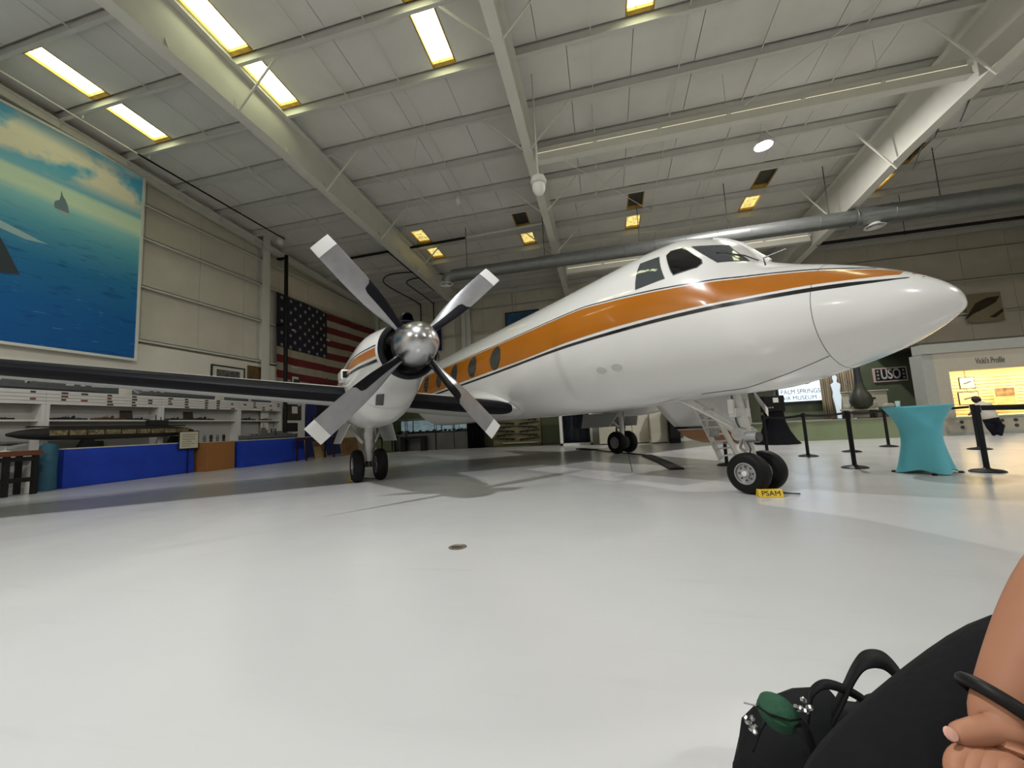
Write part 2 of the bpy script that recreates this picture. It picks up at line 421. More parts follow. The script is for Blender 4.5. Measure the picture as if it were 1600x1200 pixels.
# ------------------------------------------------------------------ aircraft (local frame: x nose, y port, z up)
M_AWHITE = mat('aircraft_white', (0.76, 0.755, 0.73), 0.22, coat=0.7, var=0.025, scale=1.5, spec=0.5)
M_ORANGE = mat('livery_orange_brown', C(174, 102, 8), 0.25, coat=0.7, var=0.04, scale=1.2)
M_LIVBLK = mat('livery_black', (0.008, 0.008, 0.009), 0.25, coat=0.5)
M_BOOT = mat('deicing_boot_black', (0.007, 0.007, 0.010), 0.42, var=0.2, scale=3, spec=0.16)
M_CHROME = mat('polished_aluminium', (0.50, 0.50, 0.51), 0.27, 1.0, var=0.06, scale=2)
M_BLADE = mat('propeller_grey', (0.33, 0.33, 0.34), 0.36, 0.75, var=0.10, scale=4, stretch=(2, 2, 2))
M_BLADETIP = mat('propeller_white_tip', (0.72, 0.72, 0.70), 0.4)
M_RUBBER = mat('tyre_rubber', (0.009, 0.009, 0.009), 0.6, spec=0.2, bump=0.05, bscale=30)
M_HUB = mat('wheel_hub', (0.42, 0.42, 0.42), 0.35, 0.7, var=0.2, scale=12)
M_GEAR = mat('gear_white', (0.66, 0.65, 0.62), 0.35, var=0.10, scale=8)
M_GEARD = mat('gear_dark_metal', (0.10, 0.10, 0.10), 0.4, 0.6)
M_GLASSD = mat('cabin_window_glass', (0.05, 0.055, 0.048), 0.08, spec=0.6, var=0.25, scale=5)
M_GLASSB = mat('cockpit_glass_black', (0.006, 0.006, 0.007), 0.05, spec=0.6)
M_GLASSG = mat('windshield_glass', (0.055, 0.062, 0.066), 0.06, spec=0.7, var=0.2, scale=3)
M_SEAM = mat('panel_seam', (0.10, 0.10, 0.10), 0.6)
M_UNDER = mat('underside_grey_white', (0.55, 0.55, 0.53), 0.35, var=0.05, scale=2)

PLANE = thing('turboprop_airplane', 'white twin turboprop airplane with an orange-brown stripe filling the hangar floor', 'airplane', AC_C, rotz=math.atan2(AC_N.y, AC_N.x), local=True)
FX = [-6.0, 0, 2.0, 3.5, 4.4, 5.0, 5.5, 5.9, 6.25, 6.5, 6.8, 7.2, 7.6, 7.85, 8.0, 8.05, 8.06]
FT = [3.569, 3.569, 3.569, 3.58, 3.60, 3.612, 3.585, 3.43, 3.19, 2.89, 2.725, 2.56, 2.364, 2.202, 2.058, 1.965, 1.90]
FB = [1.155, 1.155, 1.155, 1.18, 1.196, 1.225, 1.252, 1.260, 1.268, 1.283, 1.336, 1.435, 1.566, 1.694, 1.800, 1.850, 1.885]
FHX = [-6, 3.5, 4.4, 5.0, 5.5, 5.9, 6.25, 6.5, 6.8, 7.2, 7.6, 7.85, 8.0, 8.05, 8.06]
FH = [1.22, 1.22, 1.20, 1.16, 1.11, 1.05, .985, .93, .85, .71, .52, .345, .17, .075, .006]
def fus(x):
    return pchip(x, FX, FT), pchip(x, FX, FB), pchip(x, FHX, FH)
def fus_y(x, z):
    t, b, h = fus(x); q = (z - (t+b)/2) / ((t-b)/2)
    return h * math.sqrt(max(0.0, 1 - q*q))
def fus_pt(x, z, off=0.0, s=-1):
    t, b, h = fus(x); zc = (t+b)/2; hz = (t-b)/2
    q = max(-0.9995, min(0.9995, (z-zc)/hz)); y = h*math.sqrt(1-q*q)
    n = V((0, y/(h*h), (z-zc)/(hz*hz))).normalized()
    return V((x, s*(y + n.y*off), zc + q*hz + n.z*off))
stations = list(np.linspace(-5.45, 4.0, 28)) + list(np.linspace(4.15, 7.9, 64)) + [7.95, 7.99, 8.02, 8.04, 8.05, 8.057, 8.06]
body = MB(); rows_ = []
NA = 72
for x in stations:
    t, b, h = fus(x); zc = (t+b)/2; hz = (t-b)/2
    rows_.append([(x, h*math.cos(2*pi*k/NA), zc + hz*math.sin(2*pi*k/NA)) for k in range(NA)])
body.grid(rows_, close=True)
body.f.append(tuple(range(NA))); body.f.append(tuple(len(body.v)-NA+k for k in reversed(range(NA))))
FUS = body.build('fuselage', M_AWHITE, PLANE, smooth=True, angle=60)
# --- livery strips laid on the skin
OT = ([-5.45, -4.6, 3.0, 4.05, 4.8, 5.4, 5.85, 6.2, 6.5, 6.8, 7.1, 7.4, 7.67, 7.82], [2.80, 2.815, 2.82, 2.815, 2.745, 2.675, 2.62, 2.575, 2.545, 2.505, 2.45, 2.375, 2.300, 2.236])
OB = ([-5.45, -3.5, -.75, .8, 2.3, 4.1, 4.8, 5.4, 5.8, 6.2, 6.8, 7.15, 7.4, 7.62, 7.82], [2.14, 2.165, 2.22, 2.255, 2.28, 2.335, 2.337, 2.328, 2.317, 2.302, 2.28, 2.265, 2.245, 2.228, 2.216])
BK = ([-5.45, -3.4, .8, 2.0, 4.1, 5.35, 6.2, 6.83, 7.15, 7.42, 7.67, 7.86], [2.07, 2.10, 2.18, 2.215, 2.268, 2.265, 2.246, 2.222, 2.207, 2.190, 2.172, 2.168])
def strip(name, m, x0, x1, zt, zb, off, nz, s, parent):
    n = int((x1-x0)/.09)+2; g = MB(); rows = []
    for i in range(n):
        x = x0 + (x1-x0)*i/(n-1); a = zt(x); b = zb(x)
        rows.append([fus_pt(x, b, -.004, s)] + [fus_pt(x, b+(a-b)*k/nz, off, s) for k in range(nz+1)] + [fus_pt(x, a, -.004, s)])
    return g.grid(rows).build(name, m, parent, smooth=True)
for s in (-1, 1):
    strip('orange_stripe', M_ORANGE, -4.95 if s < 0 else -5.4, 7.80, lambda x: pchip(x, *OT), lambda x: pchip(x, *OB), .003, 8, s, FUS)
    strip('black_stripe', M_LIVBLK, -5.4, 7.86, lambda x: pchip(x, *BK)+.024*min(1, (7.9-x)/.5), lambda x: pchip(x, *BK)-.020*min(1, (7.9-x)/.5), .003, 2, s, FUS)
    strip('pinstripe', M_LIVBLK, -5.4, 7.72, lambda x: pchip(x, *OT)+.034, lambda x: pchip(x, *OT)+.020, .003, 1, s, FUS)
# --- glazing
def patch(name, m, poly, off, s, parent, shrink=(0.02, .35, .7, 1.0)):
    cx = sum(p[0] for p in poly)/len(poly); cz = sum(p[1] for p in poly)/len(poly)
    pts = []
    for i in range(len(poly)):
        a = poly[i]; b = poly[(i+1) % len(poly)]
        for k in range(4): pts.append((lerp(a[0], b[0], k/4), lerp(a[1], b[1], k/4)))
    rows = [[fus_pt(cx+(p[0]-cx)*q, cz+(p[1]-cz)*q, off, s) for p in pts] for q in shrink]
    rows.append([fus_pt(p[0], p[1], -.006, s) for p in pts])
    g = MB(); g.grid(rows, close=True); g.f.append(tuple(range(len(pts))))
    return g.build(name, m, parent, smooth=True)
def scale_poly(poly, k):
    cx = sum(p[0] for p in poly)/len(poly); cz = sum(p[1] for p in poly)/len(poly)
    out = []
    for p in poly:
        d = math.hypot(p[0]-cx, p[1]-cz); out.append((cx+(p[0]-cx)*(d+k)/d, cz+(p[1]-cz)*(d+k)/d))
    return out
WIN_X = (1.27, 0.01, -1.235, -2.47, -3.74)
for s in (-1, 1):
    for x in WIN_X:
        el = [(x + .235*math.cos(2*pi*k/20), 2.52 + .245*math.sin(2*pi*k/20)) for k in range(20)]
        fr = patch('window_frame', M_GEARD, scale_poly(el, .022), .006, s, FUS)
        patch('window_pane', M_GLASSD, el, .009, s, fr)
    A_ = [(5.215, 3.215), (5.52, 3.19), (5.715, 2.80), (5.295, 2.79)]
    B_ = [(5.64, 3.17), (5.66, 3.235), (5.80, 3.235), (6.10, 2.935), (6.125, 2.875), (6.085, 2.83), (5.83, 2.815), (5.79, 2.88)]
    W_ = [(5.89, 3.225), (6.06, 3.175), (6.22, 3.135), (6.47, 2.835), (6.275, 2.845)]
    for nm, pl_, mm in (('side_window', A_, M_GLASSG), ('side_window', B_, M_GLASSB), ('windshield_panel', W_, M_GLASSG)):
        fr = patch(nm + '_frame', M_GEARD, scale_poly(pl_, .014), .005, s, FUS)
        patch(nm, mm, pl_, .008, s, fr)
    for x in (4.44, 4.745):     # round access covers low on the nose
        el = [(x+.10*math.cos(2*pi*k/16), 1.782+.052*math.sin(2*pi*k/16)) for k in range(16)]
        patch('access_cover', M_UNDER, el, .004, s, FUS)
# nose radome seam
sm = MB(); rows_ = []
for x, o in ((7.165, -.004), (7.166, .002), (7.170, .002), (7.171, -.004)):
    t, b, h = fus(x); zc = (t+b)/2; hz = (t-b)/2
    rows_.append([(x, (h+o)*math.cos(2*pi*k/NA), zc + (hz+o)*math.sin(2*pi*k/NA)) for k in range(NA)])
sm.grid(rows_, close=True).build('radome_seam', M_SEAM, FUS)
for s in (-1, 1):               # lower panel seam running aft from the radome
    rows = []
    for i in range(16):
        x = 5.6 + i*.104; z = 1.30 + .025*(i/15) + .215*max(0, (x-6.1)/1.06)**1.6
        rows.append([fus_pt(x, z, -.004, s), fus_pt(x, z, .003, s), fus_pt(x, z+.004, .003, s), fus_pt(x, z+.004, -.004, s)])
    MB().grid(rows).build('panel_seam', M_SEAM, FUS)
# windshield centre post, wipers, pitot probe
MB().tube([fus_pt(x, fus(x)[0], .004) for x in (5.84, 6.0, 6.2, 6.4, 6.52)], .03, 8).build('windshield_post', M_AWHITE, FUS, smooth=True)
for s in (-1, 1):
    MB().tube([fus_pt(6.55, 2.80, .02, s), fus_pt(6.42, 2.90, .03, s), fus_pt(6.22, 2.99, .025, s)], .008, 6).build('wiper', M_GEARD, FUS)
    MB().tube([fus_pt(6.72, 2.60, .0, s) + V((0, 0, .06)), fus_pt(6.72, 2.60, .05, s) + V((.0, 0, .10)), fus_pt(6.78, 2.60, .07, s) + V((.16, 0, .10))], .01, 6).build('pitot_probe', M_GEARD, FUS)
# small blade antenna on the roof and tail bulkhead ring


# --- wings
def airfoil(n=15, th=.14, camber=.018):
    up, lo = [], []
    for i in range(n+1):
        b = pi*i/n; x = .5*(1-math.cos(b))
        yt = 5*th*(.2969*math.sqrt(x)-.126*x-.3516*x*x+.2843*x**3-.1036*x**4)
        yc = camber*4*x*(1-x)
        up.append((x, yc+yt)); lo.append((x, yc-yt))
    return up, lo
def wing_frame(y):
    le = 1.37 - .045*(y-1.0); ch = 3.40 - (3.40-1.3)*(y-1.0)/10.9; z = 1.392 + .100*(y-.95)
    return le, ch, z
UP, LO = airfoil()
LOOP = list(reversed(UP)) + LO[1:]            # trailing edge -> over the top -> leading edge -> under -> trailing edge
def wing_pt(y, xc, zc, s, off=0.0):
    le, ch, z = wing_frame(y)
    th = 1.0
    if y > 11.6: th = math.sqrt(max(0.02, 1-((y-11.6)/.36)**2)); 
    return V((le - ch*xc + (off if xc < .02 else 0), s*y, z + ch*zc*th + (off*(1 if zc > 0 else -1))))
for s in (-1, 1):
    w = MB(); rows = []
    for y in [.6, 1.2, 2.2, 3.2, 4.2, 5.5, 7, 8.5, 10, 11.2, 11.6, 11.75, 11.86, 11.93, 11.95]:
        rows.append([wing_pt(y, a, b, s) for a, b in LOOP])
    w.grid(rows); w.f.append(tuple(range(len(w.v)-len(LOOP), len(w.v))))
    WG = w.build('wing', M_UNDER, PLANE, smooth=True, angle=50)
    for (ya, yb, roundin) in ((.90, 3.2, True), (4.2, 11.5, False)):
        rows = []; n = 16
        for i in range(n+1):
            y = ya + (yb-ya)*i/n if not roundin else ya + (yb-ya)*(i/n)**1.6
            k = 1.0
            if roundin: k = math.sqrt(max(.02, 1-max(0, (ya+.55-y)/.55)**2))
            le, ch, z = wing_frame(y); row = []
            for j in range(13):
                q = (j-6)/6*.075*k/ (ch/3.0); x = q*q/.075*(ch/3.0)*1.0; x = abs(q)
                yt = 5*.14*(.2969*math.sqrt(x)-.126*x-.3516*x*x)
                yc = .018*4*x*(1-x); sg = 1 if q > 0 else -1
                row.append(V((le - ch*x + .006, s*y, z + ch*(yc + sg*yt) + sg*.006*(1 if abs(q) > .005 else 0))))
            rows.append(row)
        MB().grid(rows).build('deicing_boot', M_BOOT, WG, smooth=True)
    for y in (5.0, 5.9, 7.6):   # flap hinge fairings under the wing
        le, ch, z = wing_frame(y)
        MB().tube([(le-ch*.66, s*y, z-.07), (le-ch*.78, s*y, z-.085), (le-ch*.92, s*y, z-.045)], [.012, .035, .01], 8).build('flap_hinge_fairing', M_UNDER, WG, smooth=True)
    # root fillet: blends the cabin side into the top of the wing
    rows = []; le, ch, z0 = wing_frame(1.0)
    ux = [p[0] for p in UP]; uz = [p[1] for p in UP]
    for i in range(25):
        t = .03 + .95*i/24; k = min(1.0, t/.42)
        def top(y, tt):
            l2, c2, zz = wing_frame(y); return V((l2-c2*tt, s*y, zz + c2*float(np.interp(tt, ux, uz)) + .004))
        wi = top(.98+.34*k, t); x = wi.x
        zf = top(1.0, t).z + .26*k
        fpt = fus_pt(x, min(zf, 2.0), .004, s); mid = V((x, s*(abs(fpt.y)*.6+.98*.4+.01), top(1.0, t).z+.01))
        row = []
        for q in range(8):
            u = q/7; row.append(fpt*(1-u)**2 + mid*2*u*(1-u) + wi*u*u)
        rows.append(row)
    MB().grid(rows).build('wing_fillet', M_AWHITE, WG, smooth=True, angle=80)

# --- nacelles
NX = [-3.3, -2.6, -1.6, -.6, .3, 1.0, 1.5, 1.9, 2.4, 2.9, 3.15, 3.30]
NT = [2.02, 2.24, 2.45, 2.60, 2.70, 2.73, 2.74, 2.73, 2.70, 2.65, 2.62, 2.60]
NB = [1.80, 1.62, 1.38, 1.18, 1.10, 1.12, 1.20, 1.39, 1.62, 1.72, 1.755, 1.77]
NH = [.12, .28, .46, .56, .60, .61, .61, .60, .57, .50, .455, .425]
def nac(x): return pchip(x, NX, NT), pchip(x, NX, NB), pchip(x, NX, NH)
def nac_pt(x, z, off, s, side):
    t, b, h = nac(x); zc = (t+b)/2; hz = (t-b)/2; q = max(-.999, min(.999, (z-zc)/hz))
    e = 2.3
    y = h*(1-abs(q)**e)**(1/e)
    return V((x, s*3.71 + side*(y+off), z))
for s in (-1, 1):
    nm = MB(); rows = []; n = 48
    for x in list(np.linspace(-3.3, 1.0, 18)) + list(np.linspace(1.15, 3.30, 22)):
        t, b, h = nac(x); zc = (t+b)/2; hz = (t-b)/2; row = []
        e = 2.3 - .3*max(0, (x-2.2)/1.1)
        for k in range(n):
            a = 2*pi*k/n; c_, s_ = math.cos(a), math.sin(a)
            row.append((x, s*3.71 + h*math.copysign(abs(c_)**(2/e), c_), zc + hz*math.copysign(abs(s_)**(2/e), s_)))
        rows.append(row)
    nm.grid(rows, close=True); nm.f.append(tuple(range(n)))
    NAC = nm.build('nacelle', M_AWHITE, PLANE, smooth=True, angle=60)
    cy, cz = s*3.71, 2.185
    MB().lathe([(.425, 3.26), (.440, 3.32), (.430, 3.40), (.405, 3.435), (.375, 3.42), (.352, 3.36), (.345, 3.1)], (0, cy, cz), (1, 0, 0), 48, cap=False).build('intake_ring', M_BOOT, NAC, smooth=True)
    MB().lathe([(.352, 3.22), (.001, 3.22)], (0, cy, cz), (1, 0, 0), 40, cap=False).build('intake_throat', M_LIVBLK, NAC)
    for side in (-1, 1):
        for (nm_, m_, za, zb_) in (('orange_stripe', M_ORANGE, 2.10, 2.225), ('black_stripe', M_LIVBLK, 2.015, 2.055), ('pinstripe', M_LIVBLK, 2.25, 2.265)):
            rows = []
            for i in range(24):
                x = .2 + (3.20-.2)*i/23
                dz = .10*max(0, (1.6-x)/1.4)**1.5*(-1)
                rows.append([nac_pt(x, za+dz, -.004, s, side), nac_pt(x, za+dz, .004, s, side), nac_pt(x, (za+zb_)/2+dz, .004, s, side), nac_pt(x, zb_+dz, .004, s, side), nac_pt(x, zb_+dz, -.004, s, side)])
            MB().grid(rows).build(nm_, m_, NAC, smooth=True)
    sc = MB().box((.95, cy-.70, 1.98), (1.45, cy-.56, 2.17)); sc.build('oil_cooler_scoop', M_AWHITE, NAC, bevel=.03)
    MB().box((1.44, cy-.675, 2.01), (1.455, cy-.60, 2.13)).build('scoop_mouth', M_LIVBLK, NAC)
    MB().lathe([(.075, 3.05), (.10, 3.15), (.095, 3.33), (.08, 3.34), (.07, 3.2)], (0, cy, 2.66), (1, 0, 0), 20).build('top_intake', M_BOOT, NAC, smooth=True)
    t, b, h = nac(1.62)
    # square vent on the chin
    vpts = [V((2.31, s*3.975, 1.615)), V((2.39, s*3.873, 1.615)), V((2.07, s*3.816, 1.475)), V((2.01, s*3.932, 1.485))]
    vn = V((.33, s*.45, -.85)).normalized(); MB().prism([q + vn*.02 for q in vpts], vn*-.05).build('chin_vent', M_GEARD, NAC)
    # exhaust pipe
    MB().lathe([(.16, -3.6), (.17, -3.2), (.15, -2.9)], (0, cy, 1.92), (1, 0, 0), 20).build('exhaust_pipe', M_GEARD, NAC, smooth=True)
    # chin panel seam
    rows = []
    for i in range(17):
        a = -pi*(.08 + .84*i/16); x = 1.95; t, b, h = nac(x); zc = (t+b)/2; hz = (t-b)/2; e = 2.25
        c_, s_ = math.cos(a), math.sin(a)
        p = V((x, cy + h*math.copysign(abs(c_)**(2/e), c_), zc + hz*math.copysign(abs(s_)**(2/e), s_)))
        d = V((0, c_, s_))
        rows.append([p+d*.003, p+d*.003+V((.01, 0, 0))])
    MB().grid(rows).build('cowl_seam', M_SEAM, NAC)

# --- propellers
def blade_point(r, c, th, hub, a, face):
    """r radius, c chord position -0.5..0.5 (+ leading), th half thickness"""
    er = V((0, math.sin(a), math.cos(a))); tt = V((0, math.cos(a), -math.sin(a))); nx = V((1, 0, 0))
    beta = math.radians(pchip(r, [.2, .5, .9, 1.3, 1.76], [50, 40, 29, 22, 17]))
    ch = pchip(r, [.22, .35, .55, .8, 1.2, 1.6, 1.76], [.13, .15, .215, .275, .30, .295, .285])
    lead = tt*math.cos(beta) + nx*math.sin(beta); nrm = nx*math.cos(beta) - tt*math.sin(beta)
    return hub + er*r + lead*(c*ch) + nrm*(th*face)
def blade(hub, a, r0, r1, c0, c1, m, name, parent, off=0.0, nr=14, endround=0.0):
    g = MB(); rows = []
    for i in range(nr+1):
        r = r0 + (r1-r0)*i/nr; base = pchip(r, [.2, .35, .6, 1.0, 1.76], [.062, .05, .028, .017, .008])
        cc1 = c1; cc0 = c0
        if endround: 
            q = max(0, (r-(r1-endround))/endround); cc0 = c0 + (c1-c0)*(1-math.sqrt(max(0, 1-q*q)))
        loop = []
        n = 10
        for k in range(n+1):
            c = cc0 + (cc1-cc0)*k/n; th = base*math.sqrt(max(0, 1-(2*c)**2)) + off
            loop.append(blade_point(r, c + (off*1.5 if k == n and off else 0), th, hub, a, 1))
        for k in range(n-1, 0, -1):
            c = cc0 + (cc1-cc0)*k/n; th = base*math.sqrt(max(0, 1-(2*c)**2)) + off
            loop.append(blade_point(r, c, th, hub, a, -1))
        rows.append(loop)
    g.grid(rows, close=True); m0 = len(rows[0])
    g.f.append(tuple(reversed(range(m0)))); g.f.append(tuple(len(g.v)-m0+k for k in range(m0)))
    return g.build(name, m, parent, smooth=True, angle=50)
for s, phase in ((-1, -43.35), (1, -47.0)):
    hub = V((3.66, s*3.71, 2.195))
    SP = MB().lathe([(.285, -.20), (.302, -.12), (.303, 0), (.295, .12), (.268, .25), (.215, .37), (.14, .455), (.07, .49), (.001, .50)], hub, (1, 0, 0), 48).build('spinner', M_CHROME, PLANE, smooth=True, angle=60)
    for k in range(4):
        a = math.radians(phase + 90*k)
        B = blade(hub, a, .22, 1.60, -.5, .5, M_BLADE, 'propeller_blade', PLANE)
        blade(hub, a, 1.60, 1.753, -.5, .5, M_BLADETIP, 'blade_tip', B, nr=3)
        blade(hub, a, .24, 1.02, .02, .5, M_BOOT, 'blade_boot', B, off=.003, endround=.12)
        er = V((0, math.sin(a), math.cos(a)))
        MB().cyl(hub+er*.20, hub+er*.315, .088, n=18).build('blade_cuff', M_LIVBLK, B)

# --- landing gear
def wheel(c, r, wdt, name, parent, side):
    W_ = MB().lathe([(r*.52, -wdt*.42), (r*.78, -wdt*.5), (r*.94, -wdt*.38), (r, -wdt*.16), (r, wdt*.16), (r*.94, wdt*.38), (r*.78, wdt*.5), (r*.52, wdt*.42)], c, (0, 1, 0), 36, cap=False).build('tyre', M_RUBBER, parent, smooth=True, angle=60)
    h = MB()
    for q in (-1, 1):
        h.lathe([(r*.54, q*wdt*.36), (r*.53, q*wdt*.44), (r*.47, q*wdt*.44), (r*.44, q*wdt*.30), (r*.22, q*wdt*.26), (r*.20, q*wdt*.42), (r*.08, q*wdt*.44), (.001, q*wdt*.44)], c, (0, 1, 0), 30, cap=False)
    h.lathe([(r*.54, -wdt*.4), (r*.54, wdt*.4)], c, (0, 1, 0), 30, cap=False)
    H = h.build('wheel_hub', M_HUB, W_, smooth=True, angle=30)
    for k in range(8):
        bl = MB()
        a = 2*pi*k/8
        for q in (-1, 1):
            p = V(c) + V((math.cos(a)*r*.33, q*wdt*.27, math.sin(a)*r*.33)); bl.cyl(p, p+V((0, q*.015, 0)), .012, n=6)
        bl.build('hub_bolt', M_GEARD, W_)
    return W_
for s in (-1, 1):
    cy = s*3.71
    for q in (-1, 1): wheel((0, cy+q*.235, .335), .335, .225, 'main', PLANE, q)
    st = MB().cyl((.0, cy, .42), (.02, cy, .92), .075, n=20).cyl((.02, cy, .88), (.05, cy, 1.25), .095, n=20)
    ST = st.build('main_gear_strut', M_GEAR, PLANE, smooth=True)
    MB().cyl((0, cy-.33, .335), (0, cy+.33, .335), .045, n=14).cyl((0, cy, .30), (0, cy, .46), .07, n=14).build('axle', M_GEARD, ST, smooth=True)
    MB().bar((-.11, cy, .45), (-.22, cy, .72), .05, .03).bar((-.22, cy, .72), (-.09, cy, .95), .05, .03).build('torque_link', M_GEARD, ST)
    MB().cyl((.02, cy-.12, .80), (-.35, cy-.40, 1.25), .035, n=10).cyl((.02, cy+.12, .80), (-.35, cy+.40, 1.25), .03, n=10).cyl((-.05, cy, .75), (-1.0, cy, 1.25), .04, n=10).build('side_braces', M_GEAR, ST, smooth=True)
    MB().tube([(-.02, cy+.05, .50), (.06, cy+.11, .75), (.07, cy+.09, 1.0), (.03, cy+.05, 1.2)], .012, 6).build('brake_hose', M_GEARD, ST)
    for q in (-1, 1):
        y0 = cy + q*.40
        MB().prism([(.35, y0, 1.22), (-1.25, y0, 1.24), (-1.20, y0+q*.16, .80), (.10, y0+q*.16, .82)], (0, q*.02, 0)).build('gear_door', M_UNDER, PLANE)
# nose gear
nx, nz = 6.05, .255
for q in (-1, 1): wheel((nx, q*.19, nz), nz, .20, 'nose', PLANE, q)
NS = MB().cyl((nx-.02, 0, .34), (nx-.10, 0, .75), .055, n=18).cyl((nx-.08, 0, .68), (nx-.20, 0, 1.36), .075, n=18).build('nose_gear_strut', M_GEAR, PLANE, smooth=True)
MB().cyl((nx, -.30, nz), (nx, .30, nz), .035, n=12).obox((nx-.02, 0, .36), .11, .12, .16).build('axle', M_GEAR, NS, bevel=.01)
MB().cyl((nx-.10, -.17, .74), (nx-.10, .15, .74), .085, n=20).cyl((nx-.04, -.10, .70), (nx+.12, -.10, .70), .07, n=16).build('steering_actuator', M_HUB, NS, smooth=True)
MB().cyl((nx+.12, -.10, .70), (nx+.14, -.10, .70), .062, n=16).build('taxi_lamp', M_GLASSG, NS)
MB().bar((nx-.02, 0, .42), (nx-.20, 0, .55), .08, .025).bar((nx-.20, 0, .55), (nx-.13, 0, .70), .06, .025).build('torque_link', M_GEAR, NS)
MB().obox((nx-.14, 0, 1.02), .10, .34, .12).obox((nx-.15, -.16, 1.10), .08, .05, .20).obox((nx-.15, .16, 1.10), .08, .05, .20).build('strut_yoke', M_GEAR, NS, bevel=.012)
MB().cyl((nx-.10, -.07, .76), (5.0, -.16, 1.32), .018, n=10).cyl((nx-.10, .07, .76), (5.0, .16, 1.32), .018, n=10).bar((5.45, -.13, 1.09), (5.45, .13, 1.09), .04, .03).build('drag_brace', M_GEAR, NS, smooth=True)
MB().tube([(nx-.06, -.07, .40), (nx+.02, -.12, .55), (nx-.02, -.14, .68), (nx-.14, -.10, .90), (nx-.18, -.08, 1.25)], .010, 6).tube([(nx-.10, .09, .62), (nx-.22, .13, .80), (nx-.26, .10, 1.2)], .010, 6).build('hydraulic_hose', M_GEARD, NS, smooth=True)
MB().prism([(4.85, .30, 1.27), (5.86, .30, 1.29), (5.84, .37, .86), (5.60, .42, .66), (5.30, .38, .92)], (0, .022, 0)).build('nose_gear_door', M_GEAR, PLANE, bevel=.008)
MB().prism([(5.0, .325, 1.24), (5.55, .325, 1.25), (5.60, .395, .80), (5.42, .385, .92)], (0, -.01, 0)).build('door_stiffener', M_GEAR, PLANE)
# --- airstair on the port side: door panel hinged down plus folding steps
dr = []
for i in range(9):
    t = i/8; y = 1.02 + 1.30*t; z = 1.42 - .98*t - .10*math.sin(pi*t)
    x0, x1 = 3.55, 4.75
    if t > .75: k = (t-.75)/.25; x0 += .35*k*k; x1 -= .35*k*k
    dr.append((x0, x1, y, z))
def door_band(t0, t1, name, m, parent, off):
    rows = []
    for i in range(9):
        t = t0 + (t1-t0)*i/8; y = 1.02+1.30*t; z = 1.42-.98*t-.10*math.sin(pi*t); x0, x1 = 3.55, 4.75
        if t > .72: k = (t-.72)/.28; x0 += .42*k*k; x1 -= .42*k*k
        rows.append([V((lerp(x0, x1, j/6), y-off*.6, z-off*.8)) for j in range(7)])
    return MB().grid(rows).build(name, m, parent, smooth=True, solid=.0 if off else .05)
DOOR = door_band(0, 1, 'airstair_door', M_AWHITE, PLANE, 0)
door_band(.50, .545, 'black_stripe', M_LIVBLK, DOOR, .034)
door_band(.58, .93, 'orange_stripe', M_ORANGE, DOOR, .034)
a0, a1 = V((4.47, 1.05, 1.27)), V((4.665, 1.40, .23)); b0, b1 = V((4.78, 1.05, 1.22)), V((4.975, 1.40, .29))
LAD = MB().bar(a0, a1, .11, .035, (1, 0, 0)).bar(b0, b1, .11, .035, (1, 0, 0)).build('airstair_rails', M_GEAR, PLANE, bevel=.006)
for k in range(8):
    u = .08+.125*k; p = a0.lerp(a1, u); q = b0.lerp(b1, u); MB().bar(p, q, .10, .028).build('step', M_GEAR, LAD)
MB().obox(a0.lerp(b1, .48), .16, .08, .34).build('step_motor', M_HUB, LAD, bevel=.02)
MB().bar(a0+V((.1, .06, -.02)), b0.lerp(b1, .70)+V((.12, 0, .10)), .02, .02).build('handrail', M_GEAR, LAD)
# ground wire hanging from the belly to the floor
MB().tube([(3.35, .45, 1.17), (3.36, .46, .8), (3.33, .5, .45), (3.38, .52, .12), (3.42, .50, .006)], .007, 6).build('ground_wire', M_BLACK, PLANE)
# ------------------------------------------------------------------ things under the roof
M_TUBE = mat('fluorescent_tube', (1.0, 0.93, 0.65), 0.4, emit=0.55)
def strip_light(x0, x1, y, z, label, dark):
    t = thing('strip_light', label, 'light fixture', (x0, y, z), 'long strip lights')
    MB().box((x0, y-.15, z-.17), (x1, y+.02, z+.06)).box((x0, y-.18, z-.19), (x1, y+.04, z-.16)).build('channel', M_STEEL2, t)
    n = 6; L = (x1-x0)/n
    for k in range(n):
        MB().cyl((x0+L*k+.06, y-.125, z+.08), (x0+L*(k+1)-.06, y-.125, z+.08), .014, n=10).build('tube', M_TUBE, t, smooth=True)
    for k in range(n+1):
        MB().box((x0+L*k-.03, y-.16, z+.04), (x0+L*k+.03, y-.08, z+.115)).build('lamp_holder', M_STEEL2, t)
    MB().box((x0, y-.05, z+.06), (x1, y+.02, z+.30)).build('reflector', M_STEEL, t)
    for k in (1, 3, 5):
        MB().cyl((x0+L*k, y, z+.3), (x0+L*k, y, roof_z(y)), .008, n=6).build('hanger_rod', M_STEEL, t)
strip_light(-1.46, 9.18, 11.2, 8.98, 'long yellowish strip light hung across the bay between the two right rafters', 0)
strip_light(-1.3, 9.18, 19.1, 8.44, 'far strip light half hidden behind the cockpit roof', 0)
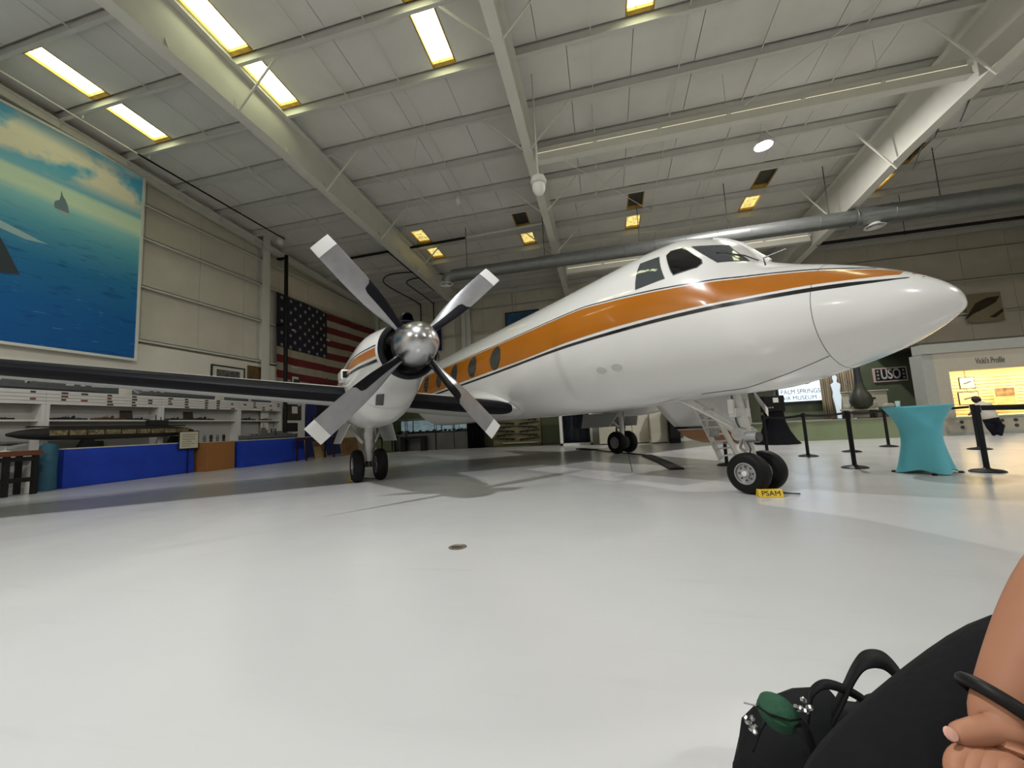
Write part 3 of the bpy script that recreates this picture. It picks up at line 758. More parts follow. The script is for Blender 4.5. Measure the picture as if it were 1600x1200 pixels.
# spiral duct
DY, DZ = 16.3, 7.87
d = thing('ventilation_duct', 'long grey spiral ventilation duct hung below the rafters across the hall', 'duct', (0, DY, DZ))
MB().cyl((-6.15, DY, DZ), (9.3, DY, DZ), .27, n=28).build('duct_run', M_DUCT, d, smooth=True)
MB().tube([(9.3, DY, DZ), (9.8, DY, DZ), (20.6, DY, DZ)], [.27, .335, .335], 28).build('duct_run', M_DUCT, d, smooth=True)
for k in range(22):
    x = -5.6 + 1.15*k; r = .278 if x < 9.3 else .343
    MB().lathe([(r-.01, -.02), (r, -.012), (r, .012), (r-.01, .02)], (x, DY, DZ), (1, 0, 0), 28, cap=False).build('seam_ring', M_DUCT, d, smooth=True)
MB().tube([(-6.15, DY, DZ), (-6.40, DY, DZ-.06), (-6.52, DY, DZ-.28)], [.27, .26, .22], 24).build('end_elbow', M_DUCT, d, smooth=True)
for x in (-5.5, -2.0, 1.9, 5.2, 8.6, 12.0, 15.5):
    MB().cyl((x, DY, DZ+.27), (x, DY, roof_z(DY)), .014, n=6).build('hanger_rod', M_DARKPIPE, d)
for (x, lab) in ((-6.52, 'round white air diffuser at the end of the duct above the propeller'), (9.95, 'round white air diffuser under the duct above the airplane nose')):
    z0 = DZ - (.30 if x < 0 else .36)
    t = thing('air_diffuser', lab, 'air vent', (x, DY, z0), 'round air diffusers')
    MB().lathe([(.16, .06), (.20, 0), (.30, -.06), (.32, -.07), (.30, -.085), (.24, -.05)], (x, DY, z0), n=28, cap=False).build('outer_cone', M_WHITE, t, smooth=True)
    for r in (.09, .17): MB().lathe([(r-.02, .0), (r+.03, -.06), (r+.035, -.075), (r-.005, -.03)], (x, DY, z0), n=24, cap=False).build('ring', M_WHITE, t, smooth=True)
    MB().cyl((x, DY, z0), (x, DY, z0+.08), .15, n=20).build('collar', M_DUCT, t)
# dark and pale pipes
def pipe(name, label, pts, r, m, cat='pipe', group=None, clamps=()):
    t = thing(name, label, cat, pts[0], group)
    if len(pts) > 2:
        P_ = [V(p) for p in pts]; out = []
        for i in range(len(P_)-1):
            p0 = P_[max(i-1, 0)]; p1 = P_[i]; p2 = P_[i+1]; p3 = P_[min(i+2, len(P_)-1)]
            for k in range(5):
                u = k/5; out.append(.5*((2*p1)+(-p0+p2)*u+(2*p0-5*p1+4*p2-p3)*u*u+(-p0+3*p1-3*p2+p3)*u**3))
        pts = out + [P_[-1]]
    MB().tube(pts, r, 10).build('pipe_run', m, t, smooth=True)
    for c in clamps:
        c = V(c); MB().cyl(c, V((c.x, c.y, roof_z(c.y))), .01, n=6).build('hanger_rod', m, t)
        MB().lathe([(r+.012, -.02), (r+.012, .02)], c, (V(pts[-1])-V(pts[0])), 12).build('clamp', m, t)
    return t
pipe('black_pipe', 'thick black pipe running under the roof right of the airplane nose', [(9.4, 19.0, 8.08), (20.8, 19.0, 8.05)], .07, M_BLACK, clamps=[(12.6, 19.0, 8.07), (17, 19, 8.06)])
pipe('black_pipe', 'black pipe along a purlin behind the raised propeller blades', [(-12.0, 16.7, 9.68), (-5.6, 16.55, 9.68)], .06, M_BLACK, clamps=[(-8.0, 16.6, 9.68)])
pipe('pale_pipe', 'pale pipe continuing the black pipe across to the middle rafter', [(-5.6, 16.55, 9.68), (-1.8, 16.4, 9.69)], .055, M_STEEL2)
pipe('thin_conduit', 'thin dark conduit running toward the back wall above the propeller', [(-9.6, 16.6, 9.66), (-9.45, 21.7, 9.36)], .03, M_BLACK)
pipe('curved_conduit', 'dark conduit bending in a wide loop under the far roof', [(-8.0, 19.9, 9.52), (-9.2, 19.2, 9.56), (-10.6, 18.95, 9.57), (-11.4, 19.3, 9.55), (-11.75, 20.2, 9.49), (-11.4, 22.4, 9.34), (-11.3, 23.4, 9.25), (-11.3, 23.6, 8.9), (-11.3, 23.6, 3.5)], .04, M_DARKPIPE)
pipe('curved_conduit', 'inner dark conduit bending beside the wider loop', [(-8.2, 20.3, 9.5), (-9.2, 19.9, 9.52), (-10.1, 19.9, 9.52), (-10.55, 20.3, 9.5), (-10.5, 21.2, 9.42), (-10.4, 23.4, 9.25), (-10.4, 23.6, 8.8), (-10.4, 23.6, 3.5)], .035, M_DARKPIPE)
rl = thing('hanging_rail', 'thin rail hung under the roof along the left wall, pale then black', 'rail', (-13.7, 4, 10.3))
MB().cyl((-13.85, 3.0, 10.46), (-13.65, 8.75, 10.1), .022, n=8).build('pale_rail', M_STEEL2, rl)
MB().cyl((-13.65, 8.75, 10.1), (-13.25, 14.2, 9.77), .028, n=8).build('black_rail', M_BLACK, rl)
for y in (5.77, 7.38, 9.0, 10.6, 12.2, 13.8):
    x = -13.85 + .6*(y-3)/11.2; MB().cyl((x, y, 10.46-.062*(y-3)), (x, y, roof_z(y)), .015, n=6).build('hanger', M_STEEL2, rl)
DPY = 15.95
dp = thing('downpipe', 'tall black pipe standing in front of the flag on the left wall', 'pipe', (-14.06, 15.2, 0))
MB().cyl((-14.06, 15.2, 0), (-14.06, 15.2, 9.55), .085, n=14).build('pipe_run', M_BLACK, dp, smooth=True)
for z in (3.2, 6.2, 9.4): MB().box((-14.55, 15.12, z), (-14.06, 15.28, z+.06)).build('bracket', M_BLACK, dp)
# unlit dome lamps
def dome(px, py, drop, r, label, x=None):
    p = ROOF(px, py, drop) if x is None else PX(px, py, x=x)
    t = thing('dome_lamp', label, 'lamp', p, 'unlit dome lamps')
    MB().lathe([(r*.3, r*2.0), (r*1.05, r*1.9), (r*1.25, r*1.3), (r*1.2, r*.95), (r*.8, r*.7)], p, n=24).build('housing', M_STEEL, t, smooth=True)
    MB().lathe([(r*.95, r*.75), (r*1.02, r*.3), (r*.95, -.2*r), (r*.7, -.65*r), (r*.35, -.9*r), (.001, -r)], p, n=24).build('globe', M_WHITE, t, smooth=True)
    MB().cyl(p+V((0, 0, r*1.9)), V((p.x, p.y, roof_z(p.y))), .02, n=8).build('stem', M_STEEL, t)
dome(842, 296, .95, .17, 'large unlit white dome lamp hanging beside the middle rafter', x=-1.24)
dome(716, 316, .5, .11, 'small unlit dome lamp hanging between the left and middle rafters')
dome(438, 379, .35, .13, 'small unlit dome lamp near the top of the left wall')
# dangling wires on the right rafter
for k, (a, b, c) in enumerate(((1545, 95, 1515), (1480, 170, 1440))):
    pts = [PX(a, b, x=9.5), PX((a+c)/2, b+45, x=9.52), PX(c, b+60, x=9.5), PX(c-15, b+95, x=9.5)]
    t = thing('loose_wire', ('loose dark wire drooping along the bottom of the right rafter, upper one', 'loose dark wire drooping along the bottom of the right rafter, lower one')[k], 'wire', pts[0])
    MB().tube(pts, .02, 6).build('wire', M_DARKPIPE, t)
# ------------------------------------------------------------------ left wall: mural, flag, pictures
def nodes(m):
    m.use_nodes = True; nt = m.node_tree; return nt, nt.nodes['Principled BSDF']
def mural_material(y0, y1, z0, z1):
    """seascape print: turquoise sky with clouds, pale band, deep blue waves, a grey warship's flare at the left"""
    m = bpy.data.materials.new('seascape_print'); nt, b = nodes(m); L = nt.links
    tc = nt.nodes.new('ShaderNodeTexCoord'); sp = nt.nodes.new('ShaderNodeSeparateXYZ'); L.new(tc.outputs['Object'], sp.inputs[0])
    def math_(op, a, c):
        n = nt.nodes.new('ShaderNodeMath'); n.operation = op
        for i, q in enumerate((a, c)):
            if isinstance(q, (int, float)): n.inputs[i].default_value = q
            elif q is not None: L.new(q, n.inputs[i])
        return n.outputs[0]
    v = math_('DIVIDE', sp.outputs[2], z1-z0)      # object origin at the mural's lower corner
    u = sp.outputs[1]
    vt = math_('ADD', v, math_('MULTIPLY', u, 0.0))
    ramp = nt.nodes.new('ShaderNodeValToRGB'); L.new(vt, ramp.inputs[0]); e = ramp.color_ramp.elements
    stops = [(0, (24, 90, 152)), (.18, (28, 98, 158)), (.38, (46, 120, 164)), (.54, (92, 164, 182)), (.64, (146, 206, 204)), (.685, (216, 236, 206)), (.745, (208, 232, 206)), (.765, (132, 192, 208)), (.85, (96, 180, 210)), (1, (78, 170, 208))]
    e[0].position = 0; e[0].color = C(*stops[0][1])+(1,); e[1].position = 1; e[1].color = C(*stops[-1][1])+(1,)
    for p, c_ in stops[1:-1]:
        q = e.new(p); q.color = C(*c_)+(1,)
    def noise(scale, st, det=6, dist=0):
        mp = nt.nodes.new('ShaderNodeMapping'); mp.inputs['Scale'].default_value = st; L.new(tc.outputs['Object'], mp.inputs[0])
        n = nt.nodes.new('ShaderNodeTexNoise'); n.inputs['Scale'].default_value = scale; n.inputs['Detail'].default_value = det; n.inputs['Distortion'].default_value = dist
        L.new(mp.outputs[0], n.inputs['Vector']); return n.outputs[0]
    def rng(a, lo, hi, o0, o1):
        n = nt.nodes.new('ShaderNodeMapRange'); n.inputs[1].default_value = lo; n.inputs[2].default_value = hi; n.inputs[3].default_value = o0; n.inputs[4].default_value = o1
        L.new(a, n.inputs[0]); return n.outputs[0]
    def mix(f, a, col):
        n = nt.nodes.new('ShaderNodeMix'); n.data_type = 'RGBA'; L.new(f, n.inputs[0]); L.new(a, n.inputs[6]); n.inputs[7].default_value = C(*col)+(1,); return n.outputs[2]
    clouds = math_('MULTIPLY', rng(noise(.7, (1, 1, 1.4), 10), .42, .53, 0, .97), math_('MULTIPLY', rng(v, .77, .83, 0, 1), rng(v, .93, .99, 1, .35)))
    col = mix(clouds, ramp.outputs[0], (238, 230, 205))
    waves = math_('MULTIPLY', rng(noise(1.6, (1, 1.1, 5.5), 9, .4), .55, .75, 0, .55), rng(v, .45, .62, 1, .15))
    col = mix(waves, col, (12, 48, 88))
    foam = math_('MULTIPLY', rng(noise(2.3, (1, 1.0, 8), 9, .3), .66, .74, 0, .5), rng(v, .5, .66, 1, 0))
    col = mix(foam, col, (150, 190, 205))
    L.new(col, b.inputs['Base Color']); b.inputs['Roughness'].default_value = .6; b.inputs['Specular IOR Level'].default_value = .2
    return m
MX = XW + .34
my0, my1 = 2.2, PX(222, 300, x=MX).y
mz1 = PX(222, 276, x=MX).z; mz0 = PX(208, 560, x=MX).z
t = thing('seascape_mural', 'huge framed print of a blue sea with clouds and distant warship on the left wall', 'mural', (MX, my0, mz0))
pr = MB().box((MX-.02, my0, mz0), (MX, my1, mz1)).build('print', mural_material(my0, my1, mz0, mz1), t)
fw = .075
for nm, lo, hi in (('frame_rail', (MX-.04, my0-fw, mz1), (MX+.03, my1+fw, mz1+fw)), ('frame_rail', (MX-.04, my0-fw, mz0-fw), (MX+.03, my1+fw, mz0)), ('frame_stile', (MX-.04, my1, mz0), (MX+.03, my1+fw, mz1)), ('frame_stile', (MX-.04, my0-fw, mz0), (MX+.03, my0, mz1))):
    MB().box(lo, hi).build(nm, mat('mural_frame', (.66, .66, .60), .5), t)
M_SHIP = mat('print_ship_grey', C(112, 136, 142), .6); M_SHIPD = mat('print_ship_dark', C(52, 62, 66), .6); M_WAKE = mat('print_wake', C(160, 190, 190), .6)
def flat(pts, m, name, par, x=MX+.002, th=.004):
    MB().prism([(x, PX(a, b, x=MX).y, PX(a, b, x=MX).z) for a, b in pts], (th, 0, 0)).build(name, m, par)
flat([(84, 320), (86, 314), (93, 312), (95, 306), (96, 298), (98, 306), (102, 312), (106, 322), (108, 334), (96, 329), (86, 325)], M_SHIP, 'distant_ship', pr)
flat([(86, 325), (96, 329), (108, 334), (112, 338), (98, 337)], M_WAKE, 'ship_wake', pr, MX+.001)
flat([(-60, 330), (0, 370), (12, 392), (22, 412), (31, 429), (0, 426), (-60, 415)], M_SHIPD, 'ship_flare', pr)
flat([(-40, 335), (0, 344), (20, 354), (60, 375), (75, 382), (40, 374), (0, 356)], M_WAKE, 'bow_wave', pr, MX+.001)

# flag: pleated cloth with individual stripes and stars
FXW = XW + .24
fy0 = PX(433, 455, x=FXW).y; fy1 = 23.25
ftop = PX(433, 456, x=FXW).z; cbot = PX(436, 541, x=FXW).z; sh = (ftop-cbot)/7
M_FRED = mat('flag_red', C(104, 34, 34), .8, var=.15, scale=3); M_FWHT = mat('flag_white', C(158, 150, 130), .8, var=.12, scale=3); M_FBLU = mat('flag_navy', C(30, 32, 48), .8, var=.15, scale=3)
flag = thing('large_flag', 'large stars-and-stripes flag hung on the left wall beyond the black pipe', 'flag', (FXW, fy0, ftop-13*sh))
def fwave(y, z): return FXW + .035*math.sin(y*2.1+z*.4) + .02*math.sin(y*5.3)
def ftopline(y): return -.10*math.sin(pi*(y-fy0)/(fy1-fy0))
def cloth(y0, y1, z0, z1, m, name, par, off=0.0):
    n = max(2, int((y1-y0)/.25)); rows = []
    for i in range(n+1):
        y = lerp(y0, y1, i/n); rows.append([(fwave(y, z)+off, y, z+ftopline(y)) for z in (z0, (z0+z1)/2, z1)])
    return MB().grid(rows).build(name, m, par, smooth=True)
cy1 = PX(512, 520, x=FXW).y
for k in range(13):
    z1 = ftop - k*sh; cloth(cy1 if k < 7 else fy0, fy1, z1-sh, z1, M_FRED if k % 2 == 0 else M_FWHT, 'stripe', flag)
cn = cloth(fy0, cy1, cbot, ftop, M_FBLU, 'canton', flag)
for r_ in range(9):
    n = 6 if r_ % 2 == 0 else 5
    for q in range(n):
        y = fy0 + (cy1-fy0)*((q+.5)/6 + (0 if n == 6 else 1/12)); z = ftop - (ftop-cbot)*(r_+.5)/9 - .02 + ftopline(y)
        R = .115; pts = []
        for a in range(10):
            rr = R if a % 2 == 0 else R*.4; an = pi/2 + a*pi/5; pts.append((fwave(y, z)+.012, y+rr*math.cos(an), z+rr*math.sin(an)))
        MB().prism(pts, (.004, 0, 0)).build('star', M_FWHT, cn)
# framed pictures on the drywall
DX = XW + .18
M_FRB = mat('frame_black', (.015, .015, .015), .4); M_MATB = mat('picture_mount', (.62, .60, .54), .7)
M_PHOTO = mat('photo_grey', C(96, 96, 90), .5, var=.8, scale=9, bump=0); M_BROWN = mat('print_brown', C(110, 84, 48), .6, var=.5, scale=4); M_PICD = mat('print_dark', C(58, 52, 40), .6, var=.5, scale=5)
def wall_picture(a, b, h, fm, mm, pm, label, text=None):
    p0 = PX(*a, x=DX); p1 = PX(*b, x=DX); y0, y1, z1 = p0.y, p1.y, (p0.z+p1.z)/2; z0 = z1-h
    t = thing('framed_picture', label, 'picture', (DX, y0, z0), 'framed pictures on the left wall')
    MB().box((DX, y0, z0), (DX+.025, y1, z1)).build('mount', mm, t)
    f = .05
    for lo, hi in (((DX, y0-f, z1), (DX+.05, y1+f, z1+f)), ((DX, y0-f, z0-f), (DX+.05, y1+f, z0)), ((DX, y0-f, z0), (DX+.05, y0, z1)), ((DX, y1, z0), (DX+.05, y1+f, z1))): MB().box(lo, hi).build('frame_bar', fm, t)
    i = .13*(y1-y0) if pm else 0
    if pm: MB().box((DX+.02, y0+i, z0+.12), (DX+.032, y1-i, z1-.12)).build('image', pm, t)
    if text: text_part('lettering', text, M_MATB, t, (DX+.035, (y0+y1)/2+.2, z1-.25), (0, 1, 0), (0, 0, 1), .45)
    return t
wall_picture((331, 573), (380, 576), .95, M_FRB, M_MATB, M_PHOTO, 'black framed grey photo on the left wall above the wing')
wall_picture((388, 573), (410, 576), .9, M_BROWN, M_BROWN, None, 'plain brown picture beside the black framed photo on the left wall')
wall_picture((455, 588), (478, 591), .85, M_FRB, M_MATB, M_PICD, 'dark framed photo just right of the black pipe')
wall_picture((484, 587), (510, 593), .9, M_PICD, M_PICD, None, 'dark brown picture with pale letters below the flag', 'GD')
wall_picture((514, 594), (538, 599), .85, M_FRB, M_MATB, M_PHOTO, 'black framed photo next to the engine nacelle below the flag')

# ------------------------------------------------------------------ left display cabinets and tables
CX0, CX1 = XW+.19, -14.22
M_CAB = mat('cabinet_white', (.60, .59, .55), .5, var=.03); M_CABIN = mat('cabinet_inside', (.40, .39, .36), .6)
M_MODELG = mat('model_ship_grey', C(92, 94, 94), .5, var=.2, scale=8); M_MODELD = mat('model_dark', C(28, 26, 23), .6, var=.3, scale=8); M_MODELR = mat('model_red_brown', C(92, 52, 34), .5, var=.3, scale=8)
M_CARD = mat('printed_card_dark', C(60, 60, 60), .6, var=.5, scale=30); M_CARDR = mat('printed_card_red', C(120, 56, 50), .6, var=.4, scale=30)
yc = [3.2, 7.34, 10.13, 13.0, 15.2]
names = ('white display cabinet nearest the viewer behind the wooden bench', 'white display cabinet behind the cutaway submarine model', 'white display cabinet behind the brown box', 'white display cabinet at the far end behind the grey warship model')
for i in range(4):
    a, b = yc[i]+.002, yc[i+1]-.002; t = thing('display_cabinet', names[i], 'cabinet', ((CX0+CX1)/2, (a+b)/2, 0), 'white display cabinets')
    for y, w_ in ((a+.04, .08), (b-.04, .08)):
        MB().box((CX0, y-w_/2, 0), (CX1+.03, y+w_/2, 2.2)).build('upright', M_CAB, t)
    MB().box((CX0, a, 0), (CX0+.03, b, 2.2)).build('back_panel', M_CABIN, t)
    for k in range(4): MB().box((CX1-.02, a, 2.205+.09*k), (CX1+.02, b, 2.285+.09*k)).build('header_plank', M_CAB, t)
    MB().box((CX0, a, 2.54), (CX1+.01, b, 2.57)).build('top_board', M_CAB, t)
    for z in (1.76, .85): MB().box((CX0+.03, a+.06, z), (CX1-.06, b-.06, z+.045)).build('shelf', M_CAB, t)
    MB().box((CX0+.03, a+.06, 0), (CX1-.08, b-.06, .12)).build('plinth', M_CAB, t)
    n = 5 if i else 7
    for k in range(n):
        y = a + (b-a)*(k+.25+.3*random.random())/n
        for q in range(4):
            if random.random() < .72: MB().box((CX1+.021, y, 2.22+.09*q), (CX1+.026, y+random.uniform(.09, .16), 2.27+.09*q)).build('label_card', M_CARDR if random.random() < .15 else M_CARD, t)
# warship models
def ship(name, label, cx, cy, z, L, beam, m, parent_dir=1, group=None, dark=None, tall=1.0, detail=6):
    """bow toward +y when parent_dir=1"""
    t = thing(name, label, 'ship model', (cx, cy, z), group); dark = dark or M_MODELD
    rows = []
    for i in range(13):
        u = i/12; w = beam/2*(1-abs(2*u-1)**2.6*(.55 if u < .5 else 1.0)); sheer = .05*L*.12*(2*u-1)**2*2
        y = cy + parent_dir*(u-.5)*L; h = min(.16, .05*L)
        rows.append([(cx-w, y, z+h+sheer), (cx-w*.8, y, z+h*.35), (cx, y, z), (cx+w*.8, y, z+h*.35), (cx+w, y, z+h+sheer)])
    g = MB().grid(rows); 
    g.f.append(tuple(range(5)))
    for i in range(12): g.f.append((i*5, i*5+4, (i+1)*5+4, (i+1)*5))
    g.build('hull', m, t, smooth=True, angle=35)
    h = z + min(.16, .05*L) + .003
    def y_(u): return cy + parent_dir*(u-.5)*L
    s = MB()
    blocks = [(.30, .22, .55, .03), (.36, .10, .4, .06), (.52, .16, .5, .035), (.60, .08, .38, .085), (.61, .05, .28, .12)]
    for u, l, wd, hh in blocks: MB().box((cx-beam*wd/2, y_(u)-L*l/2, h), (cx+beam*wd/2, y_(u)+L*l/2, h+hh*L*.6*tall)).build('deckhouse', m, t)
    for u in (.40, .47): MB().cyl((cx, y_(u), h+.03*L*.6), (cx, y_(u)-.004*L, h+.10*L*.6*tall), .010*L, n=12).build('funnel', dark, t, smooth=True)
    for u in (.44, .61): MB().cyl((cx, y_(u), h), (cx, y_(u), h+.19*L*.6*tall), .0028*L, n=6).bar((cx-.02*L, y_(u), h+.15*L*.6*tall), (cx+.02*L, y_(u), h+.15*L*.6*tall), .004*L, .004*L).build('mast', dark, t)
    for u, d_ in ((.72, 1), (.79, 1), (.18, -1), (.12, -1)):
        k = MB().box((cx-.012*L, y_(u)-.014*L, h), (cx+.012*L, y_(u)+.014*L, h+.022*L))
        for q in (-1, 1): k.cyl((cx+q*.005*L, y_(u), h+.013*L), (cx+q*.005*L, y_(u)+d_*parent_dir*.05*L, h+.022*L), .0025*L, n=6)
        k.build('gun_turret', m, t)
    return t
ship('ship_model', 'long grey warship model lying on top of the cabinets under the mural', -14.40, 7.3, 2.575, 3.5, .30, M_MODELG, 1, 'ship models on the cabinet tops', tall=.8)
ship('ship_model', 'shorter dark grey ship model on the cabinet top under the right edge of the mural', -14.40, 10.75, 2.575, 2.7, .26, M_MODELG, -1, 'ship models on the cabinet tops', tall=.45)
ship('ship_model', 'low grey ship model on the cabinet top nearest the propeller', -14.38, 13.6, 2.575, 2.2, .24, M_MODELG, -1, 'ship models on the cabinet tops', tall=.35)
small = [(7.95, .8, M_MODELD, 'small dark ship model on the shelf behind the submarine, left'), (8.85, .85, M_MODELR, 'small reddish ship model on the shelf behind the submarine, middle'), (9.65, .6, M_MODELD, 'small dark ship model on the shelf behind the submarine, right'),
         (10.75, .7, M_MODELD, 'small dark ship model on the shelf above the brown box, left'), (11.7, .9, M_MODELD, 'small dark ship model on the shelf above the brown box, right'), (13.6, .8, M_MODELD, 'small dark ship model on the far cabinet shelf, left'), (14.5, .7, M_MODELD, 'small dark ship model on the far cabinet shelf, right'), (6.5, .8, M_MODELD, 'blurry dark ship model on the shelf nearest the viewer')]
for y, l, m, lab in small: ship('shelf_ship_model', lab, -14.42, y, 1.806, l, .10, m, 1, 'small ship models on the shelves', tall=1.3)
for (y, z, lab) in ((9.35, 1.806, 'dark leaning picture board on the shelf above the submarine'), (11.25, 1.806, 'dark leaning picture board on the shelf above the brown box'), (8.65, .90, 'grey leaning card on the lower shelf behind the submarine')):
    MB().prism([(-14.50, y-.17, z+.001), (-14.50, y+.17, z+.001), (-14.54, y+.16, z+.30), (-14.54, y-.16, z+.30)], (.02, 0, 0)).build('picture_board', M_PICD, base=(-14.5, y, z)) .__setitem__('label', lab)
for o in list(bpy.data.objects):
    if o.name.startswith('picture_board'): o['category'] = 'picture'; o['group'] = 'leaning picture boards'
# tables
M_BLUECL = mat('royal_blue_cloth', C(12, 52, 158), .75, var=.15, scale=3, bump=.1, bscale=6); M_BOXBR = mat('brown_box', C(140, 92, 44), .65, var=.06, scale=3); M_TOPW = mat('display_top_cream', C(188, 182, 160), .6, var=.1, scale=6); M_WOOD = mat('brown_wood', C(96, 54, 28), .45, var=.25, scale=5, stretch=(3, 3, 12)); M_DWOOD = mat('dark_wood', C(52, 26, 18), .45, var=.25, scale=5)
M_TEAL = mat('teal_cloth', C(44, 86, 104), .7, var=.15, scale=5)
def draped(name, label, x0, x1, y0, y1, h, m, top=None, group=None):
    t = thing(name, label, 'table', ((x0+x1)/2, (y0+y1)/2, 0), group)
    rows = []
    per = []
    nx_, ny_ = 5, 14
    for k in range(ny_): per.append((x1, lerp(y0, y1, k/ny_), 1, 0))
    for k in range(nx_): per.append((lerp(x1, x0, k/nx_), y1, 0, 1))
    for k in range(ny_): per.append((x0, lerp(y1, y0, k/ny_), -1, 0))
    for k in range(nx_): per.append((lerp(x0, x1, k/nx_), y0, 0, -1))
    for q, z in enumerate((0.008, h*.35, h*.7, h-.01, h)):
        amp = (.022, .015, .008, 0, -.01)[q]
        rows.append([(x+dx*(amp*math.sin(i*2.3)+amp*.8), y+dy*(amp*math.sin(i*1.9)+amp*.8), z) for i, (x, y, dx, dy) in enumerate(per)])
    g = MB().grid(rows, close=True); g.f.append(tuple(range(len(g.v)-len(per), len(g.v))))
    g.build('cloth_skirt', m, t, smooth=True, angle=50)
    if top: MB().box((x0+.01, y0+.06, h), (x1-.01, y1-.06, h+.03)).build('display_top', top, t)
    return t
T1 = draped('display_table', 'long table draped in royal blue cloth under the cutaway submarine', -14.18, -13.72, 7.5, 10.85, 1.0, M_BLUECL, M_TOPW, 'blue draped tables')
for k, y in enumerate((7.85, 9.1, 10.1)): MB().box((-14.1, y, 1.031), (-13.85, y+.36, 1.034)).build('photo_print', M_PHOTO, T1)
b = thing('plinth_box', 'plain brown box plinth between the two blue draped tables', 'box', (-13.55, 11.6, 0))
MB().box((-13.93, 10.98, 0), (-13.32, 12.05, .985)).build('body', M_BOXBR, b, bevel=.01); MB().box((-13.95, 10.98, .985), (-13.32, 12.05, 1.0)).build('top_board', M_TOPW, b)
T2 = draped('display_table', 'royal blue draped table under the grey battleship model', -13.75, -13.05, 12.15, 15.2, .97, M_BLUECL, M_TOPW, 'blue draped tables')
ship('battleship_model', 'dark grey battleship model with tall superstructure on the far blue table', -13.45, 13.75, 1.0, 2.9, .32, M_MODELG, -1, None, M_MODELD, 1.5)
for k in range(4):
    y = 11.12+.24*k; s_ = MB().lathe([(.05, 0), (.06, .02), (.03, .06), (.055, .12), (.045, .2+.03*(k % 2)), (.01, .25)], (-13.6, y, 1.0), n=12).build('small_model', M_MODELD if k % 2 else M_MODELG, base=(-13.6, y, 1.0), smooth=True)
    tag(s_, ('leftmost', 'second', 'third', 'rightmost')[k] + ' of four small dark models on the brown box', 'model', 'small models on the brown box')
# cutaway submarine
s0, s1 = 6.55, 11.0; sx = -13.95; sz = 1.42
SUB = thing('submarine_model', 'long black cutaway submarine model above the blue draped table', 'submarine model', (sx, (s0+s1)/2, 1.03))
rows = []
for i in range(21):
    u = i/20; r = .19*math.sqrt(max(.03, 1-abs(2*u-1)**3.2)); y = lerp(s0, s1, u)
    rows.append([(sx + r*.8*math.cos(2*pi*k/14), y, sz + r*math.sin(2*pi*k/14)) for k in range(14)])
g = MB().grid(rows, close=True); g.f.append(tuple(range(14))); g.f.append(tuple(len(g.v)-14+k for k in range(14))); g.build('hull', M_MODELD, SUB, smooth=True)
M_CUT = mat('cutaway_interior', C(120, 108, 76), .6, var=.8, scale=16)
for k in range(9):
    y = 7.25+.39*k; MB().box((sx+.11, y, sz-.05), (sx+.155, y+.35, sz+.08)).build('cutaway_room', M_CUT, SUB)
MB().box((sx-.05, 6.9, sz+.165), (sx+.05, 10.7, sz+.20)).build('deck', M_MODELD, SUB)
MB().box((sx-.05, 9.55, sz+.19), (sx+.05, 10.15, sz+.36)).cyl((sx, 9.8, sz+.3), (sx, 9.8, sz+.52), .015, n=8).cyl((sx, 9.95, sz+.3), (sx, 9.95, sz+.46), .012, n=8).build('conning_tower', M_MODELD, SUB)
for y in (8.1, 10.4): MB().prism([(sx-.06, y-.22, 1.031), (sx-.06, y+.22, 1.031), (sx-.06, y+.10, sz-.16), (sx-.06, y-.10, sz-.16)], (.12, 0, 0)).build('stand', M_BLACK, SUB)
# sign card
q = V((-13.62, 10.62, 1)); sg = thing('sign_card', 'white printed sign card with black border standing at the right end of the submarine', 'sign', (-13.62, q.y, 0))
MB().box((-13.64, q.y-.34, .80), (-13.62, q.y+.32, 1.40)).build('border', M_FRB, sg); MB().box((-13.62, q.y-.31, .83), (-13.612, q.y+.29, 1.37)).build('card', M_TOPW, sg)
for k in range(6): MB().box((-13.612, q.y-.24, 1.27-.075*k), (-13.609, q.y-.24+(.46, .40, .44, .30, .42, .26)[k], 1.285-.075*k)).build('text_line', M_CARD, sg)
MB().bar((-13.665, q.y, 0.0), (-13.655, q.y, 1.3), .03, .02).build('easel_leg', M_BLACK, sg)
# teal cylinder, white post, bench at the near end
MB().lathe([(.001, 0), (.17, 0), (.18, .05), (.165, .5), (.175, .95), (.16, 1.12), (.08, 1.18), (.001, 1.19)], (-13.75, 7.22, 0), n=22, cap=False).build('tall_bin', M_TEAL, base=(-13.75, 7.22, 0), smooth=True)
tag(bpy.data.objects['tall_bin'], 'tall teal cloth-covered cylinder at the left end of the blue table', 'bin')
wp = thing('white_post', 'short white pipe post standing left of the teal cylinder', 'post', (-13.85, 6.95, 0))
MB().cyl((-13.85, 6.95, 0), (-13.85, 6.95, .62), .075, n=16).build('pipe', M_CAB, wp, smooth=True); MB().cyl((-13.85, 6.95, .5), (-13.85, 6.95, .58), .10, n=16).build('collar', M_CAB, wp, smooth=True)
bt = thing('bench_table', 'wooden topped table with black frame at the far left edge', 'table', (-13.5, 6.2, 0))
MB().box((-13.85, 5.0, .90), (-13.15, 6.82, 1.02)).build('top', M_WOOD, bt, bevel=.01)
for (x, y) in ((-13.22, 6.72), (-13.78, 6.72), (-13.22, 5.1), (-13.78, 5.1), (-13.22, 6.25)): MB().box((x-.045, y-.045, 0), (x+.045, y+.045, .9)).build('leg', M_BLACK, bt)
for z in (.30, .78): MB().box((-13.26, 5.1, z), (-13.18, 6.72, z+.10)).build('rail', M_BLACK, bt)
am = thing('aircraft_model', 'pale grey aircraft model with stand on the wooden table at far left', 'model', (-13.5, 6.35, 1.02))
MB().lathe([(.1, 0), (.09, .02), (.012, .03), (.012, .16)], (-13.5, 6.35, 1.02), n=14).build('stand', M_CAB, am)
